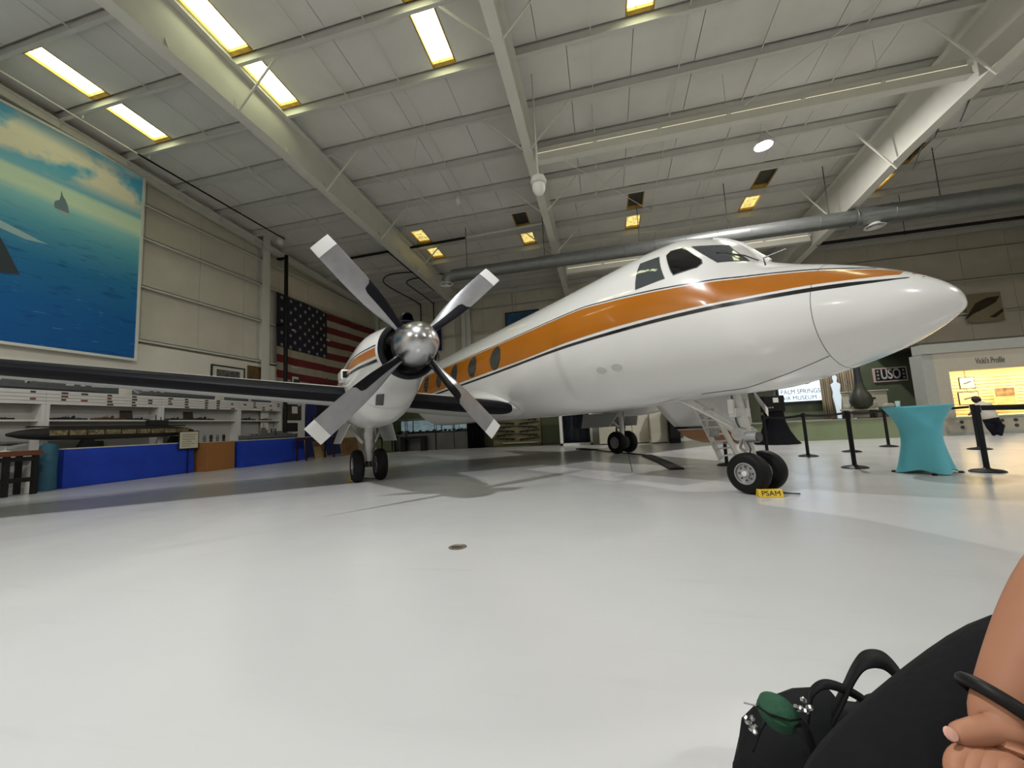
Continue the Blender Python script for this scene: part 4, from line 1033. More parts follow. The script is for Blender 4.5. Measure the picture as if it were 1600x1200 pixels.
MB().tube([(-13.5, 5.95, 1.24), (-13.5, 6.1, 1.22), (-13.5, 6.4, 1.20), (-13.5, 6.72, 1.22)], [.01, .05, .055, .012], 10).build('body', M_MODELG, am, smooth=True)
MB().prism([(-13.95, 6.32, 1.2), (-13.05, 6.32, 1.2), (-13.05, 6.42, 1.2), (-13.5, 6.52, 1.2), (-13.95, 6.42, 1.2)], (0, 0, .012)).build('wing', M_MODELG, am)
# boards, table and stands further back on the left
pb = thing('notice_panel', 'white upright panel with two dark pictures at the end of the cabinets', 'notice board', (-14.1, 15.85, 0))
MB().box((-14.30, 15.35, 0), (-14.22, 16.6, 2.62)).build('panel', M_CAB, pb)
MB().box((-14.22, 15.45, 1.80), (-14.20, 16.35, 2.55)).build('picture', M_PICD, pb); MB().box((-14.20, 15.75, 2.12), (-14.195, 16.1, 2.45)).build('photo', M_MATB, pb); MB().box((-14.22, 15.5, 1.28), (-14.18, 16.1, 1.68)).build('picture', M_FRB, pb)
bp_ = thing('blue_partition', 'dark blue display partition behind the lowered propeller blade', 'partition', (-14.1, 17.9, 0))
MB().box((-14.25, 16.7, 0), (-14.15, 19.4, 2.65)).build('panel', mat('navy_partition', C(34, 44, 92), .7, var=.08), bp_); MB().box((-14.15, 17.35, 1.95), (-14.12, 18.9, 2.6)).build('dark_print', M_FRB, bp_)
fp = thing('framed_print', 'framed grey print hung on the dark blue partition', 'picture', (-14.12, 17.6, 1.0))
MB().box((-14.14, 16.95, .98), (-14.10, 18.3, 2.0)).build('frame', M_FRB, fp); MB().box((-14.10, 17.03, 1.06), (-14.095, 18.22, 1.92)).build('print', mat('print_pale', C(120, 124, 120), .5, var=.4, scale=3), fp)
wt = thing('wooden_table', 'narrow dark wooden table with thin legs beside the far blue table', 'table', (-12.6, 15.3, 0))
MB().box((-12.85, 14.45, .86), (-12.3, 16.3, .98)).build('top', M_DWOOD, wt)
for (x, y) in ((-12.34, 14.5), (-12.34, 16.25), (-12.81, 14.5), (-12.81, 16.25)): MB().box((x-.03, y-.03, 0), (x+.03, y+.03, .86)).build('leg', M_DWOOD, wt)
MB().box((-12.8, 14.6, .98), (-12.35, 16.2, 1.0)).build('papers', M_TOPW, wt)
lb = thing('leaning_board', 'plain tan board leaning behind the narrow wooden table', 'board', (-12.9, 16.0, 0)); MB().prism([(-12.95, 15.75, 0), (-12.95, 16.55, 0), (-13.1, 16.55, .78), (-13.1, 15.75, .78)], (.03, 0, 0)).build('board', mat('tan_board', C(150, 128, 84), .7, var=.1), lb)
lb = thing('leaning_picture', 'brown framed picture leaning on the floor right of the narrow table', 'picture', (-12.3, 17.3, 0)); MB().prism([(-12.3, 16.75, 0), (-12.3, 18.1, 0), (-12.45, 18.1, .86), (-12.45, 16.75, .86)], (.04, 0, 0)).build('frame', mat('tan_frame', C(122, 92, 58), .6, var=.1), lb); MB().prism([(-12.267, 16.85, .12), (-12.267, 18.0, .12), (-12.385, 18.0, .80), (-12.385, 16.85, .80)], (.015, 0, 0)).build('image', M_BROWN, lb)
wpn = thing('white_column', 'plain white column stand behind the starboard wheels', 'column', (-12.0, 18.9, 0)); MB().box((-12.3, 18.7, 0), (-11.85, 19.1, 1.9)).build('shaft', M_CAB, wpn, bevel=.01); MB().box((-12.34, 18.66, 1.9), (-11.81, 19.14, 1.95)).build('cap', M_CAB, wpn)
bk = thing('black_rack', 'low black equipment rack with white gear behind the starboard wheels', 'rack', (-11.2, 18.6, 0))
MB().box((-11.8, 18.3, .0), (-10.5, 18.9, .04)).box((-11.8, 18.3, .70), (-10.5, 18.9, .76)).build('shelf', M_BLACK, bk)
for x in (-11.77, -11.1, -10.53): MB().box((x-.03, 18.3, 0), (x+.03, 18.36, .76)).build('post', M_BLACK, bk)
for x, w_ in ((-11.5, .35), (-10.85, .4)): MB().box((x-w_/2, 18.4, .76), (x+w_/2, 18.8, 1.06)).build('gear_box', M_HUB, bk, bevel=.03)
MB().lathe([(.2, 0), (.22, .1), (.12, .3)], (-11.45, 18.6, .04), n=16).build('drum', M_GEAR, bk)
# ------------------------------------------------------------------ displays along the back of the hall
PY = 19.3                                      # line of the olive partitions
def floor_pt(px, py): return PX(px, py, z=0)
def partition(px0, px1, h, y, label):
    a = PX(px0, 690, y=y).x; b = PX(px1, 690, y=y).x
    t = thing('olive_partition', label, 'partition', ((a+b)/2, y, 0), 'olive partitions')
    MB().box((a, y, 0), (b, y+.12, h)).build('panel', M_PARTITION, t); MB().box((a, y-.02, 0), (b, y, .09)).build('skirting', M_PICD, t)
    return t
partition(588, 614, 2.6, 18.3, 'olive green partition just right of the starboard wheels')
partition(756, 771, 2.4, PY, 'narrow olive green partition beside the black curtain')
partition(846, 876, 2.4, PY, 'olive green partition left of the white framed case')
# low olive backing wall behind all displays with many small pictures
t = thing('backing_wall', 'long olive backing wall behind the display cases under the fuselage', 'partition', (-7, 20.6, 0))
MB().box((-13.0, 20.6, 0), (3.6, 20.72, 2.75)).build('panel', M_PARTITION, t)
M_DIOR = mat('diorama_sky_glow', C(150, 170, 176), .5, emit=.35, var=.35, scale=2.5, stretch=(1, 1, 4))  # weak emission stands in for the lighting inside the cases
M_DIORL = mat('diorama_land', C(60, 62, 56), .7, var=.6, scale=8)
M_CASE = mat('case_metal_grey', C(92, 92, 88), .45, .2, var=.08)
cases = [(616, 634, 'small glass display case with a pale diorama beside the olive partition'), (636, 680, 'wide glass display case with a pale diorama behind the lower propeller blade'), (682, 709, 'grey display case with a dark diorama, left of the pair by the black curtain'), (710, 731, 'grey display case with a dark diorama, next to the black curtain')]
for k, (a, b, lab) in enumerate(cases):
    y = 19.0; x0 = PX(a, 690, y=y).x; x1 = PX(b, 690, y=y).x
    t = thing('display_case', lab, 'display case', ((x0+x1)/2, y, 0), 'glass display cases at the back')
    MB().box((x0, y, 0), (x1, y+.8, .86)).build('base', M_CASE, t, bevel=.01)
    MB().box((x0, y+.78, .86), (x1, y+.8, 1.55)).build('diorama_sky_glow', M_DIOR, t)
    MB().box((x0+.02, y+.1, .86), (x1-.02, y+.76, .92+.05*(k % 2))).build('diorama_ground', M_DIORL, t)
    for q in range(4):
        xx = lerp(x0, x1, (q+.5)/4); MB().box((xx-.06, y+.3, .93), (xx+.07, y+.42, 1.0+.03*(q % 2))).build('diorama_model', M_MODELD, t)
    for x in (x0, x1-.03): MB().box((x, y, .86), (x+.03, y+.03, 1.62)).build('corner_post', M_FRB, t)
    MB().box((x0, y, 1.58), (x1, y+.8, 1.64)).build('lid', M_CASE, t)
    MB().box((x0+.03, y+.005, .88), (x1-.03, y+.012, 1.58)).build('glass_pane', mat('case_glass', (.9, .95, .95), .03, trans=1.0, ior=1.1), t)
bn = thing('black_bench', 'low black bench in front of the wide glass display case', 'bench', (-8.6, 18.5, 0))
x0 = PX(628, 700, y=18.6).x; x1 = PX(666, 700, y=18.6).x
MB().box((x0, 18.4, .62), (x1, 18.8, .74)).build('seat', M_BLACK, bn, bevel=.02)
for x in (x0+.12, x1-.12): MB().box((x-.12, 18.45, 0), (x+.12, 18.75, .62)).build('leg', M_BLACK, bn)
# small pictures above the cases
pics = [(592, 640, 8, 16), (617, 632, 9, 16), (628, 636, 9, 14), (642, 634, 8, 13), (652, 632, 10, 12), (668, 636, 12, 10), (684, 640, 10, 10), (700, 645, 10, 9)]
for k, (a, b, w_, h_) in enumerate(pics):
    p = PX(a, b, y=20.57); s_ = 20.5/FPX
    t = thing('small_picture', ('leftmost', 'second', 'third', 'fourth', 'fifth', 'sixth', 'seventh', 'rightmost')[k] + ' of the small pictures above the glass cases under the wing', 'picture', p, 'small pictures above the glass cases')
    MB().box((p.x-w_*s_/2, 20.56, p.z-h_*s_/2), (p.x+w_*s_/2, 20.6, p.z+h_*s_/2)).build('frame', M_TOPW, t); MB().box((p.x-w_*s_*.3, 20.55, p.z-h_*s_*.3), (p.x+w_*s_*.3, 20.56, p.z+h_*s_*.3)).build('image', M_PICD, t)
# black curtain
x0 = PX(731, 690, y=18.9).x; x1 = PX(757, 690, y=18.9).x
rows = []
for i in range(25):
    x = lerp(x0, x1, i/24); rows.append([(x, 18.9+.04*math.sin(i*1.6), z) for z in (0.01, .8, 1.6, 2.3)])
cu = MB().grid(rows).build('black_curtain', mat('black_cloth', (.005, .005, .006), .9, spec=.1), base=((x0+x1)/2, 18.9, 0), smooth=True, solid=.02); tag(cu, 'black curtain hanging between the glass cases and the rifle board', 'curtain')
# rifle board
bx0 = PX(771, 690, y=19.0).x; bx1 = PX(846, 690, y=19.0).x
rb = thing('rifle_board', 'tan peg board behind rows of old rifles under the belly', 'board', ((bx0+bx1)/2, 19.0, 0))
MB().box((bx0, 19.0, .12), (bx1, 19.06, 1.75)).build('board', mat('tan_olive_board', C(112, 108, 78), .7, var=.1), rb); MB().box((bx0, 18.9, .0), (bx1, 19.06, .12)).build('base', M_PARTITION, rb); MB().box((bx0+.5, 18.85, .16), (bx1-.1, 19.0, .20)).build('ledge', M_TOPW, rb)
M_RIFLE = mat('rifle_dark', C(30, 24, 18), .45, .2)
def rifle(x, z, L, flip, label):
    t = thing('rifle', label, 'rifle', (x, 18.97, z), 'rifles on the board'); d = -1 if flip else 1
    MB().cyl((x, 18.96, z), (x+d*L*.55, 18.96, z+.015), .018, n=8).build('barrel', M_RIFLE, t)
    MB().prism([(x+d*.05, 18.94, z-.03), (x-d*L*.18, 18.94, z-.05), (x-d*L*.42, 18.94, z-.11), (x-d*L*.44, 18.94, z-.02), (x-d*L*.12, 18.94, z+.02), (x+d*L*.3, 18.94, z+.0), (x+d*L*.3, 18.94, z-.03)], (0, .045, 0)).build('stock', M_RIFLE, t)
    MB().box((x-d*L*.06-.03, 18.94, z-.10), (x-d*L*.06+.03, 18.97, z-.03)).build('magazine', M_RIFLE, t)
wds = ('top', 'second', 'third', 'fourth', 'fifth', 'sixth', 'bottom')
for k in range(7):
    rifle(lerp(bx0, bx1, .27), 1.55-.19*k, 1.05, k % 2 == 0, wds[k] + ' rifle in the left column of the rifle board')
    rifle(lerp(bx0, bx1, .75), 1.52-.19*k, 1.0, k % 2 == 1, wds[k] + ' rifle in the right column of the rifle board')
# white framed case with dark uniforms
y = 18.0; x0 = PX(876, 697, y=y).x; x1 = PX(928, 695, y=y).x
wc = thing('uniform_case', 'tall white framed case with dark uniforms inside behind the port wheels', 'display case', ((x0+x1)/2, y, 0))
for lo, hi in (((x0, y, 0), (x0+.13, y+.5, 2.1)), ((x1-.13, y, 0), (x1, y+.5, 2.1)), ((x0, y, 0), (x1, y+.5, .10)), ((x0, y, 2.0), (x1, y+.5, 2.12))): MB().box(lo, hi).build('frame_bar', M_WHITE, wc)
MB().box((x0+.13, y+.46, .1), (x1-.13, y+.5, 2.0)).build('black_back', M_FRB, wc)
MB().box((x0+.13, y+.02, .1), (x1-.13, y+.025, 2.0)).build('glass_pane', MATS['case_glass'], wc)
M_NAVY = mat('navy_wool', C(24, 26, 44), .85)
for k in range(2):
    xx = lerp(x0, x1, .30+.40*k); u = thing('uniform', ('left', 'right')[k] + ' dark navy uniform on a stand inside the white framed case', 'uniform', (xx, y+.27, .1), 'uniforms in the case')
    MB().lathe([(.17, .02), (.20, .3), (.15, .75), (.17, 1.1), (.20, 1.28), (.08, 1.40), (.05, 1.5)], (xx, y+.27, .1), n=16).build('coat', M_NAVY, u, smooth=True)
    MB().cyl((xx-.21, y+.25, .75), (xx-.17, y+.27, 1.32), .055, n=10).cyl((xx+.21, y+.25, .75), (xx+.17, y+.27, 1.32), .055, n=10).build('sleeves', M_NAVY, u, smooth=True)
    MB().lathe([(.10, 1.52), (.13, 1.58), (.12, 1.63), (.001, 1.65)], (xx, y+.27, .1), n=16).build('white_cap', M_WHITE, u, smooth=True)
# grey post, white boards and dark gap under the port nacelle
gp = thing('grey_post', 'grey square post beside the white framed case', 'post', (PX(931, 694, y=18.0).x, 18.1, 0)); xx = PX(931, 694, y=18.0).x
MB().box((xx-.10, 18.0, 0), (xx+.14, 18.3, 2.2)).build('shaft', M_GREY, gp); MB().box((xx-.12, 17.98, 0), (xx+.16, 18.32, .1)).build('base', M_GREY, gp)
M_BOARDW = mat('white_board', C(205, 200, 182), .55, var=.04)
wbd = [(937, 989, 17.4, 1.62, 'plain white display board behind the port main wheels'), (989.5, 1016, 17.4, 1.55, 'white display board right of the port main wheels'), (1018, 1046, 17.0, 1.30, 'rounded white box panel beside the ground wire')]
for a, b, y, h, lab in wbd:
    x0 = PX(a, 694, y=y).x; x1 = PX(b, 694, y=y).x; t = thing('exhibit_screen', lab, 'panel', ((x0+x1)/2, y, 0), 'white panels under the belly')
    MB().box((x0, y, .03), (x1, y+.30, h)).build('board', M_BOARDW, t, bevel=.03); MB().box((x0+.05, y+.02, 0), (x1-.05, y+.28, .05)).build('feet', M_BLACK, t)
x0 = PX(1047, 694, y=16.8).x; x1 = PX(1064, 694, y=16.8).x
sp = thing('speaker_cabinet', 'tall narrow black cabinet right of the white box panel', 'cabinet', ((x0+x1)/2, 16.9, 0)); MB().box((x0, 16.7, 0), (x1, 17.1, 1.7)).build('body', M_BLACK, sp, bevel=.02); MB().box((x0+.04, 16.68, .2), (x1-.04, 16.7, 1.5)).build('grille', M_FRB, sp)
# cable cover on the floor
cc = thing('cable_cover', 'black cable cover strip lying on the floor between the wheels', 'cable cover', floor_pt(1000, 710))
def flatstrip(pts, w_, name, m, par, th=.02):
    g = MB()
    for p, q in zip(pts[:-1], pts[1:]): g.bar(p+V((0, 0, th/2)), q+V((0, 0, th/2)), w_, th)
    return g.build(name, m, par)
flatstrip([floor_pt(1010, 712), floor_pt(1035, 722), floor_pt(1058, 734)], .26, 'ramp', M_BLACK, cc, .03)
flatstrip([floor_pt(905, 702), floor_pt(928, 703.5)], .30, 'ramp', M_BLACK, cc, .04)
MB().tube([floor_pt(928, 703.5)+V((0, 0, .02)), floor_pt(965, 708)+V((0, 0, .02)), floor_pt(1010, 712)+V((0, 0, .02))], .018, 6).build('cable', M_BLACK, cc)
# pictures and banner high on the back wall
p0 = PX(789, 489, y=23.5); p1 = PX(842, 486, y=23.5)
bp = thing('blue_picture', 'blue sky picture high on the back wall above the cabin roof', 'picture', (p0.x, 23.5, p0.z-1.2)); MB().box((p0.x, 23.48, p0.z-1.4), (p1.x, 23.54, p0.z)).build('frame', M_FRB, bp); MB().box((p0.x+.08, 23.46, p0.z-1.32), (p1.x-.08, 23.48, p0.z-.08)).build('print', mat('blue_sky_print', C(52, 96, 132), .6, var=.5, scale=1.2), bp)
p0 = PX(676, 517, y=23.4); p1 = PX(690, 545, y=23.4)
bn = thing('navy_banner', 'navy blue banner hanging on the back wall behind the propeller hub', 'banner', (p0.x, 23.4, p1.z)); rows = [[(lerp(p0.x-.5, p1.x, i/10), 23.42+.04*math.sin(i*1.3), z) for z in (p1.z-.1, (p0.z+p1.z)/2, p0.z+.2)] for i in range(11)]
MB().grid(rows).build('cloth', mat('navy_banner_cloth', C(22, 30, 84), .8), bn, smooth=True, solid=.01); MB().cyl((p0.x-.6, 23.42, p0.z+.22), (p1.x+.1, 23.42, p0.z+.22), .025, n=8).build('pole', M_STEEL2, bn)
p = PX(683, 560, y=23.4); fr = thing('framed_notice', 'small dark framed notice on the back wall right of the propeller hub', 'picture', p); MB().box((p.x-.12, 23.4, p.z-.3), (p.x+.12, 23.44, p.z+.3)).build('frame', M_FRB, fr); MB().box((p.x-.08, 23.39, p.z-.24), (p.x+.08, 23.4, p.z+.24)).build('paper', M_TOPW, fr)
p0 = PX(1507, 461, y=23.55); p1 = PX(1571, 500, y=23.55)
cp = thing('camouflage_picture', 'pale picture of a dark camouflaged shape on the back wall beyond the nose tip', 'picture', (p0.x, 23.55, p1.z)); MB().box((p0.x, 23.55, p1.z), (p1.x, 23.6, p0.z)).build('panel', mat('pale_print', C(150, 140, 112), .6, var=.1), cp)
def cpoly(pts, m): MB().prism([(PX(a, b, y=23.54).x, 23.545, PX(a, b, y=23.54).z) for a, b in pts], (0, -.006, 0)).build('printed_shape', m, cp)
cpoly([(1508, 500), (1515, 488), (1524, 474), (1542, 465), (1562, 462), (1556, 472), (1540, 481), (1522, 490)], mat('camo_brown', C(62, 52, 32), .7, var=.5, scale=3)); cpoly([(1546, 495), (1556, 489), (1566, 482), (1568, 486), (1556, 496)], MATS['camo_brown'])
# floor tie-down
dp = floor_pt(715, 855); dr = thing('floor_tie_down', 'small rusty metal tie-down ring set into the floor', 'floor fitting', dp)
MB().lathe([(.075, 0), (.078, .004), (.058, .006), (.052, .002)], dp, n=24, cap=False).build('rim', mat('worn_steel', (.30, .27, .23), .4, .6, var=.3, scale=30), dr)
MB().lathe([(.054, .0015), (.001, .0015)], dp, n=24, cap=False).build('cup', mat('rusty_cup', C(74, 56, 40), .8, var=.4, scale=30), dr)
MB().bar(dp+V((-.05, 0, .006)), dp+V((.05, .01, .006)), .016, .008).build('cross_bar', MATS['worn_steel'], dr)
# wheel chocks
M_CHOCK = mat('yellow_chock', C(214, 178, 30), .5, var=.12, scale=8); M_PRINT = mat('black_print', (.01, .01, .01), .6)
def chock(c, ang, label, L=.26):
    t = thing('wheel_chock', label, 'wheel chock', c, 'yellow wheel chocks'); R = Matrix.Rotation(ang, 3, 'Z'); c = V(c)
    def P_(x, y, z): return c + R @ V((x, y, z))
    MB().prism([P_(-L/2, -.08, 0), P_(-L/2, .08, 0), P_(-L/2, .035, .085), P_(-L/2, -.035, .085)], R @ V((L, 0, 0))).build('wedge', M_CHOCK, t, bevel=.008)
    text_part('lettering', 'PSAM', M_PRINT, t, P_(0, -.060, .043), R @ V((1, 0, 0)), R @ V((0, .045, .085)), .085, extrude=.002)
    MB().tube([P_(L/2, 0, .05), P_(L/2+.12, .02, .03), P_(L/2+.22, .10, .012), P_(L/2+.10, .14, .012), P_(L/2-.02, .10, .02)], .009, 6).build('rope', M_DARKPIPE, t)
chock(floor_pt(1206, 777)+V((0, 0.06, 0)), -.05, 'yellow wheel chock with black letters against the nose wheels')
chock(floor_pt(556, 751)+V((.0, .02, 0)), math.pi*.0+.25, 'yellow wheel chock with black letters against the starboard main wheels', .30)
# ------------------------------------------------------------------ stage, screen, shop front, stanchions on the right
SY = 15.0
PX0 = PX(1459, 682, y=15.0).x; XCOR = PX(1434, 600, y=17.2).x     # shop pillar and corner of the backdrop
stg = thing('stage', 'low sage green stage platform behind the rope stanchions', 'stage', (7.3, 16.0, 0))
def slab(poly, z0, z1): return MB().prism([(x, y, z0) for x, y in poly], (0, 0, z1-z0))
foot = [(4.4, SY), (PX0-.06, SY), (PX0-.06, SY+.32), (XCOR-.08, 17.14), (4.4, 17.14)]
slab(foot, 0, .60).build('platform', M_STAGE, stg); slab([(4.38, SY-.02)] + [(PX0-.06, SY-.02)] + foot[2:], .60, .645).build('top_board', mat('stage_top', C(120, 118, 100), .6, var=.08), stg)
gw = thing('green_backdrop', 'dark sage green backdrop wall of the stage carrying the sign', 'partition', (7.3, 17.2, 0))
MB().box((4.2, 17.2, 0), (XCOR, 17.32, 2.95)).build('panel', M_GREENWALL, gw)
slab([(XCOR, 17.2), (PX0+.02, SY+.34), (PX0+.10, SY+.34), (XCOR+.08, 17.2)], .65, 2.95).build('return_panel', M_GREENWALL, gw)
# USO sign
WY = 17.16
def on(px, py, y=WY): return PX(px, py, y=y)
pts = [on(1363, 576), on(1416, 572), on(1418, 594), on(1367, 598)]
x0, x1 = (pts[0].x+pts[3].x)/2, (pts[1].x+pts[2].x)/2; z1, z0 = (pts[0].z+pts[1].z)/2, (pts[2].z+pts[3].z)/2
M_SIGNB = mat('sign_black', (.02, .02, .025), .5); M_SIGNP = mat('sign_pale_border', C(216, 190, 184), .5); M_SIGNL = mat('sign_letter', C(206, 204, 198), .5)
us = thing('stage_sign', 'black rectangular sign with white letters and stars on the green backdrop', 'sign', (x0, WY, z0))
MB().box((x0, WY-.02, z0), (x1, WY+.04, z1)).build('border', M_SIGNP, us); MB().box((x0+.045, WY-.03, z0+.045), (x1-.045, WY-.02, z1-.045)).build('panel', M_SIGNB, us)
text_part('letters', 'USO', M_SIGNL, us, ((x0+x1)/2, WY-.032, (z0+z1)/2), (1, 0, 0), (0, 0, 1), (z1-z0)*.98, extrude=.004, width=(x1-x0)*.58, bold=.008)
def star(c, R, par, m):
    pts = []
    for a in range(10):
        rr = R if a % 2 == 0 else R*.42; an = pi/2+a*pi/5; pts.append((c[0]+rr*math.cos(an), c[1], c[2]+rr*math.sin(an)))
    MB().prism(pts, (0, -.006, 0)).build('star', m, par)
for k in range(3):
    for q in (.115, .885): star((lerp(x0, x1, q), WY-.03, lerp(z0, z1, .25+.25*k)), .045, us, M_SIGNL)
# screen
sx0, sx1 = on(1213, 600).x, on(1283, 600).x; sz0, sz1 = on(1250, 627).z, on(1250, 627).z+1.25
M_SCREEN = mat('screen_white', C(206, 226, 240), .3, emit=1.15); M_SCRT = mat('screen_text', C(70, 80, 92), .5); M_SCRB = mat('screen_blue', C(42, 84, 190), .3, emit=.5)
scn = thing('video_screen', 'bright white video screen with grey lettering and blue logo on the stage', 'screen', ((sx0+sx1)/2, WY-.1, sz0))
MB().box((sx0-.06, WY-.12, sz0-.06), (sx1+.06, WY, sz1+.06)).build('bezel', M_SIGNB, scn); MB().box((sx0, WY-.13, sz0), (sx1, WY-.12, sz1)).build('display', M_SCREEN, scn)
w_ = sx1-sx0
text_part('caption', 'PALM SPRINGS', M_SCRT, scn, ((sx0+sx1)/2-.03, WY-.134, sz0+.36), (1, 0, 0), (0, 0, 1), .24, extrude=.002, width=w_*.88)
text_part('caption', 'AIR MUSEUM -', M_SCRT, scn, ((sx0+sx1)/2-.03, WY-.134, sz0+.12), (1, 0, 0), (0, 0, 1), .22, extrude=.002, width=w_*.86)
text_part('caption', 'TO', M_SCRT, scn, (sx1-.28, WY-.134, sz0+.80), (1, 0, 0), (0, 0, 1), .10, extrude=.002)
for cx_ in (lerp(sx0, sx1, .28), lerp(sx0, sx1, .62)):
    rows = []
    for i in range(33):
        a = 2*pi*i/32; rows.append([(cx_+r*math.cos(a), WY-.134, sz0+.92+r*math.sin(a)) for r in (.21, .30)])
    MB().grid(rows).build('logo_ring', M_SCRB, scn)
# curtains
M_DRAPE = mat('beige_drape', C(158, 144, 120), .85)
for k, (a, b) in enumerate(((1287, 1313), (1314, 1341))):
    x0, x1 = on(a, 640, 16.85).x, on(b, 640, 16.85).x; rows = []
    for i in range(41):
        x = lerp(x0, x1, i/40); rows.append([(x+.01*math.sin(i*.9), 16.85+.06*math.sin(i*1.15)+.02*math.sin(i*2.7), z) for z in (.65, 1.3, 2.0, 2.85)])
    o = MB().grid(rows).build('stage_curtain', M_DRAPE, base=((x0+x1)/2, 16.85, .65), smooth=True, solid=.015); tag(o, ('beige pleated stage curtain beside the video screen', 'beige pleated stage curtain behind the microphone stand')[k], 'curtain', 'stage curtains')
# white standee
p = on(1313, 655, 16.2); st = thing('standee', 'bright white life-size standing figure cutout in front of the beige curtain', 'cutout', (p.x, 16.2, .645))
prof = [(.055, 0), (.07, .25), (.10, .55), (.13, .80), (.10, .95), (.13, 1.1), (.15, 1.22), (.045, 1.30), (.05, 1.36), (.075, 1.45), (.05, 1.54)]
sc_ = (PX(1309, 586, y=16.2).z-.65)/1.54
MB().prism([(p.x-a*1.0, 16.2, .647+z*sc_) for a, z in prof] + [(p.x+a*1.0, 16.2, .647+z*sc_) for a, z in reversed(prof)], (0, .02, 0)).build('figure', mat('standee_white_glow', C(214, 228, 240), .4, emit=.35), st)  # light falling on the cutout is put in as a weak glow
MB().box((p.x-.18, 16.1, .645), (p.x+.18, 16.35, .66)).build('foot', M_BLACK, st)
# microphone stand
p = on(1333, 652, 15.7); ms = thing('microphone_stand', 'thin chrome microphone stand in front of the piano', 'microphone', (p.x, 15.7, .645))
MB().lathe([(.15, 0), (.14, .02), (.03, .03)], (p.x, 15.7, .645), n=18).build('base', M_CHROME, ms, smooth=True); MB().cyl((p.x, 15.7, .66), (p.x-.04, 15.7, 1.80), .013, n=8).build('pole', M_CHROME, ms); MB().lathe([(.02, 0), (.035, .06), (.035, .11), (.001, .13)], (p.x-.04, 15.7, 1.79), n=12).build('microphone', M_CHROME, ms, smooth=True)
# piano
x0, x1 = PX(1322, 640, y=16.0).x, PX(1398, 640, y=16.0).x
M_PIANO = mat('piano_cream', C(176, 172, 156), .4, var=.04)
pn = thing('upright_piano', 'cream white upright piano on the stage below the sign', 'piano', ((x0+x1)/2, 16.3, .645)); zt = PX(1380, 610, y=16.0).z
MB().box((x0+.05, 16.25, .645), (x1, 16.75, zt)).build('case', M_PIANO, pn, bevel=.015); MB().box((x0+.02, 16.2, zt), (x1+.03, 16.8, zt+.04)).build('lid', M_PIANO, pn, bevel=.01)
MB().box((x0+.05, 15.95, .645+.34), (x1, 16.28, .645+.44)).build('key_bed', M_PIANO, pn, bevel=.01); MB().box((x0+.10, 15.98, .645+.44), (x1-.05, 16.15, .645+.455)).build('white_keys', M_WHITE, pn)
for x in (x0+.12, x1-.1): MB().box((x-.05, 15.97, .645), (x+.05, 16.07, .645+.34)).build('leg', M_PIANO, pn)
for k in range(18):
    x = lerp(x0+.13, x1-.08, k/17)
    if k % 7 not in (2, 6): MB().box((x, 16.05, .645+.455), (x+.018, 16.15, .645+.468)).build('black_key', M_SIGNB, pn)
MB().box((lerp(x0, x1, .62), 16.235, zt-.27), (lerp(x0, x1, .74), 16.25, zt-.20)).build('maker_plate', M_SIGNB, pn)
bx = PX(1345, 650, y=15.6).x; bn = thing('piano_bench', 'cream piano bench with black legs in front of the piano', 'bench', (bx, 15.65, .645))
MB().box((bx-.48, 15.5, .645+.26), (bx+.48, 15.8, .645+.33)).build('seat', M_PIANO, bn, bevel=.01)
for dx in (-.4, .4):
    for y in (15.55, 15.75): MB().box((bx+dx-.04, y-.03, .645), (bx+dx+.04, y+.03, .645+.26)).build('leg', M_SIGNB, bn)
# hanging duffel
p = PX(1345, 624, y=15.45); df = thing('hanging_bag', 'dark olive pear-shaped bag with long black neck hanging before the piano', 'bag', (p.x, 15.45, p.z-.33))
M_OLV = mat('dark_olive_canvas', C(44, 46, 34), .5, var=.3, scale=6)
MB().lathe([(.001, -.33), (.16, -.31), (.28, -.20), (.31, -.05), (.28, .12), (.20, .26), (.14, .40), (.12, .55)], (p.x, 15.45, p.z), n=24, cap=False).build('bag_body', M_OLV, df, smooth=True)
MB().lathe([(.12, .54), (.10, .8), (.09, 1.1), (.10, 1.8)], (p.x, 15.45, p.z), n=16).build('neck', M_SIGNB, df, smooth=True)
# glass on the cocktail table etc. -> shop front
GY = 15.0
M_SHOPW = mat('shop_fascia', C(168, 162, 148), .65, var=.04); M_WARM = mat('warm_interior', C(238, 222, 178), .7, var=.05)
px0 = PX(1459, 682, y=GY).x; px1 = PX(1478, 681, y=GY).x
sf = thing('shop_facade', 'pale shop front with a warm lit display window on the right', 'shop front', ((px0+16)/2, GY, 0))
MB().box((px0, GY, 0), (px1, GY+.5, 2.55)).build('pillar', M_GREY, sf); MB().box((px0-.03, GY-.03, 0), (px1+.03, GY+.5, .35)).build('pillar_base', M_GREY, sf)
fz0 = 1.98; fz1 = 2.56; XR = 17.5
MB().box((px1, GY, fz0), (XR, GY+.3, fz1)).build('fascia', M_SHOPW, sf); MB().box((px0, GY-.04, fz1), (XR, GY+.35, fz1+.30)).build('cornice', M_GREY, sf); MB().box((px0, GY, fz1+.30), (XR, 19.0, fz1+.36)).build('roof', M_DARKPIPE, sf)
wx0 = PX(1487, 620, y=GY).x
MB().box((px1, GY, .5), (wx0, GY+.3, fz0)).build('window_jamb', M_SHOPW, sf); MB().box((px1, GY, 0.08), (XR, GY+.3, .52)).build('apron', M_SHOPW, sf); MB().box((px1, GY-.03, .5), (XR, GY+.3, .56)).build('sill', M_GREY, sf); MB().box((px1, GY-.02, 0), (XR, GY+.3, .09)).build('kickboard', M_GREY, sf)
XI = XCOR+.55; room = [(px1+.05, GY+.3), (XR, GY+.3), (XR, 17.3), (XI, 17.3)]
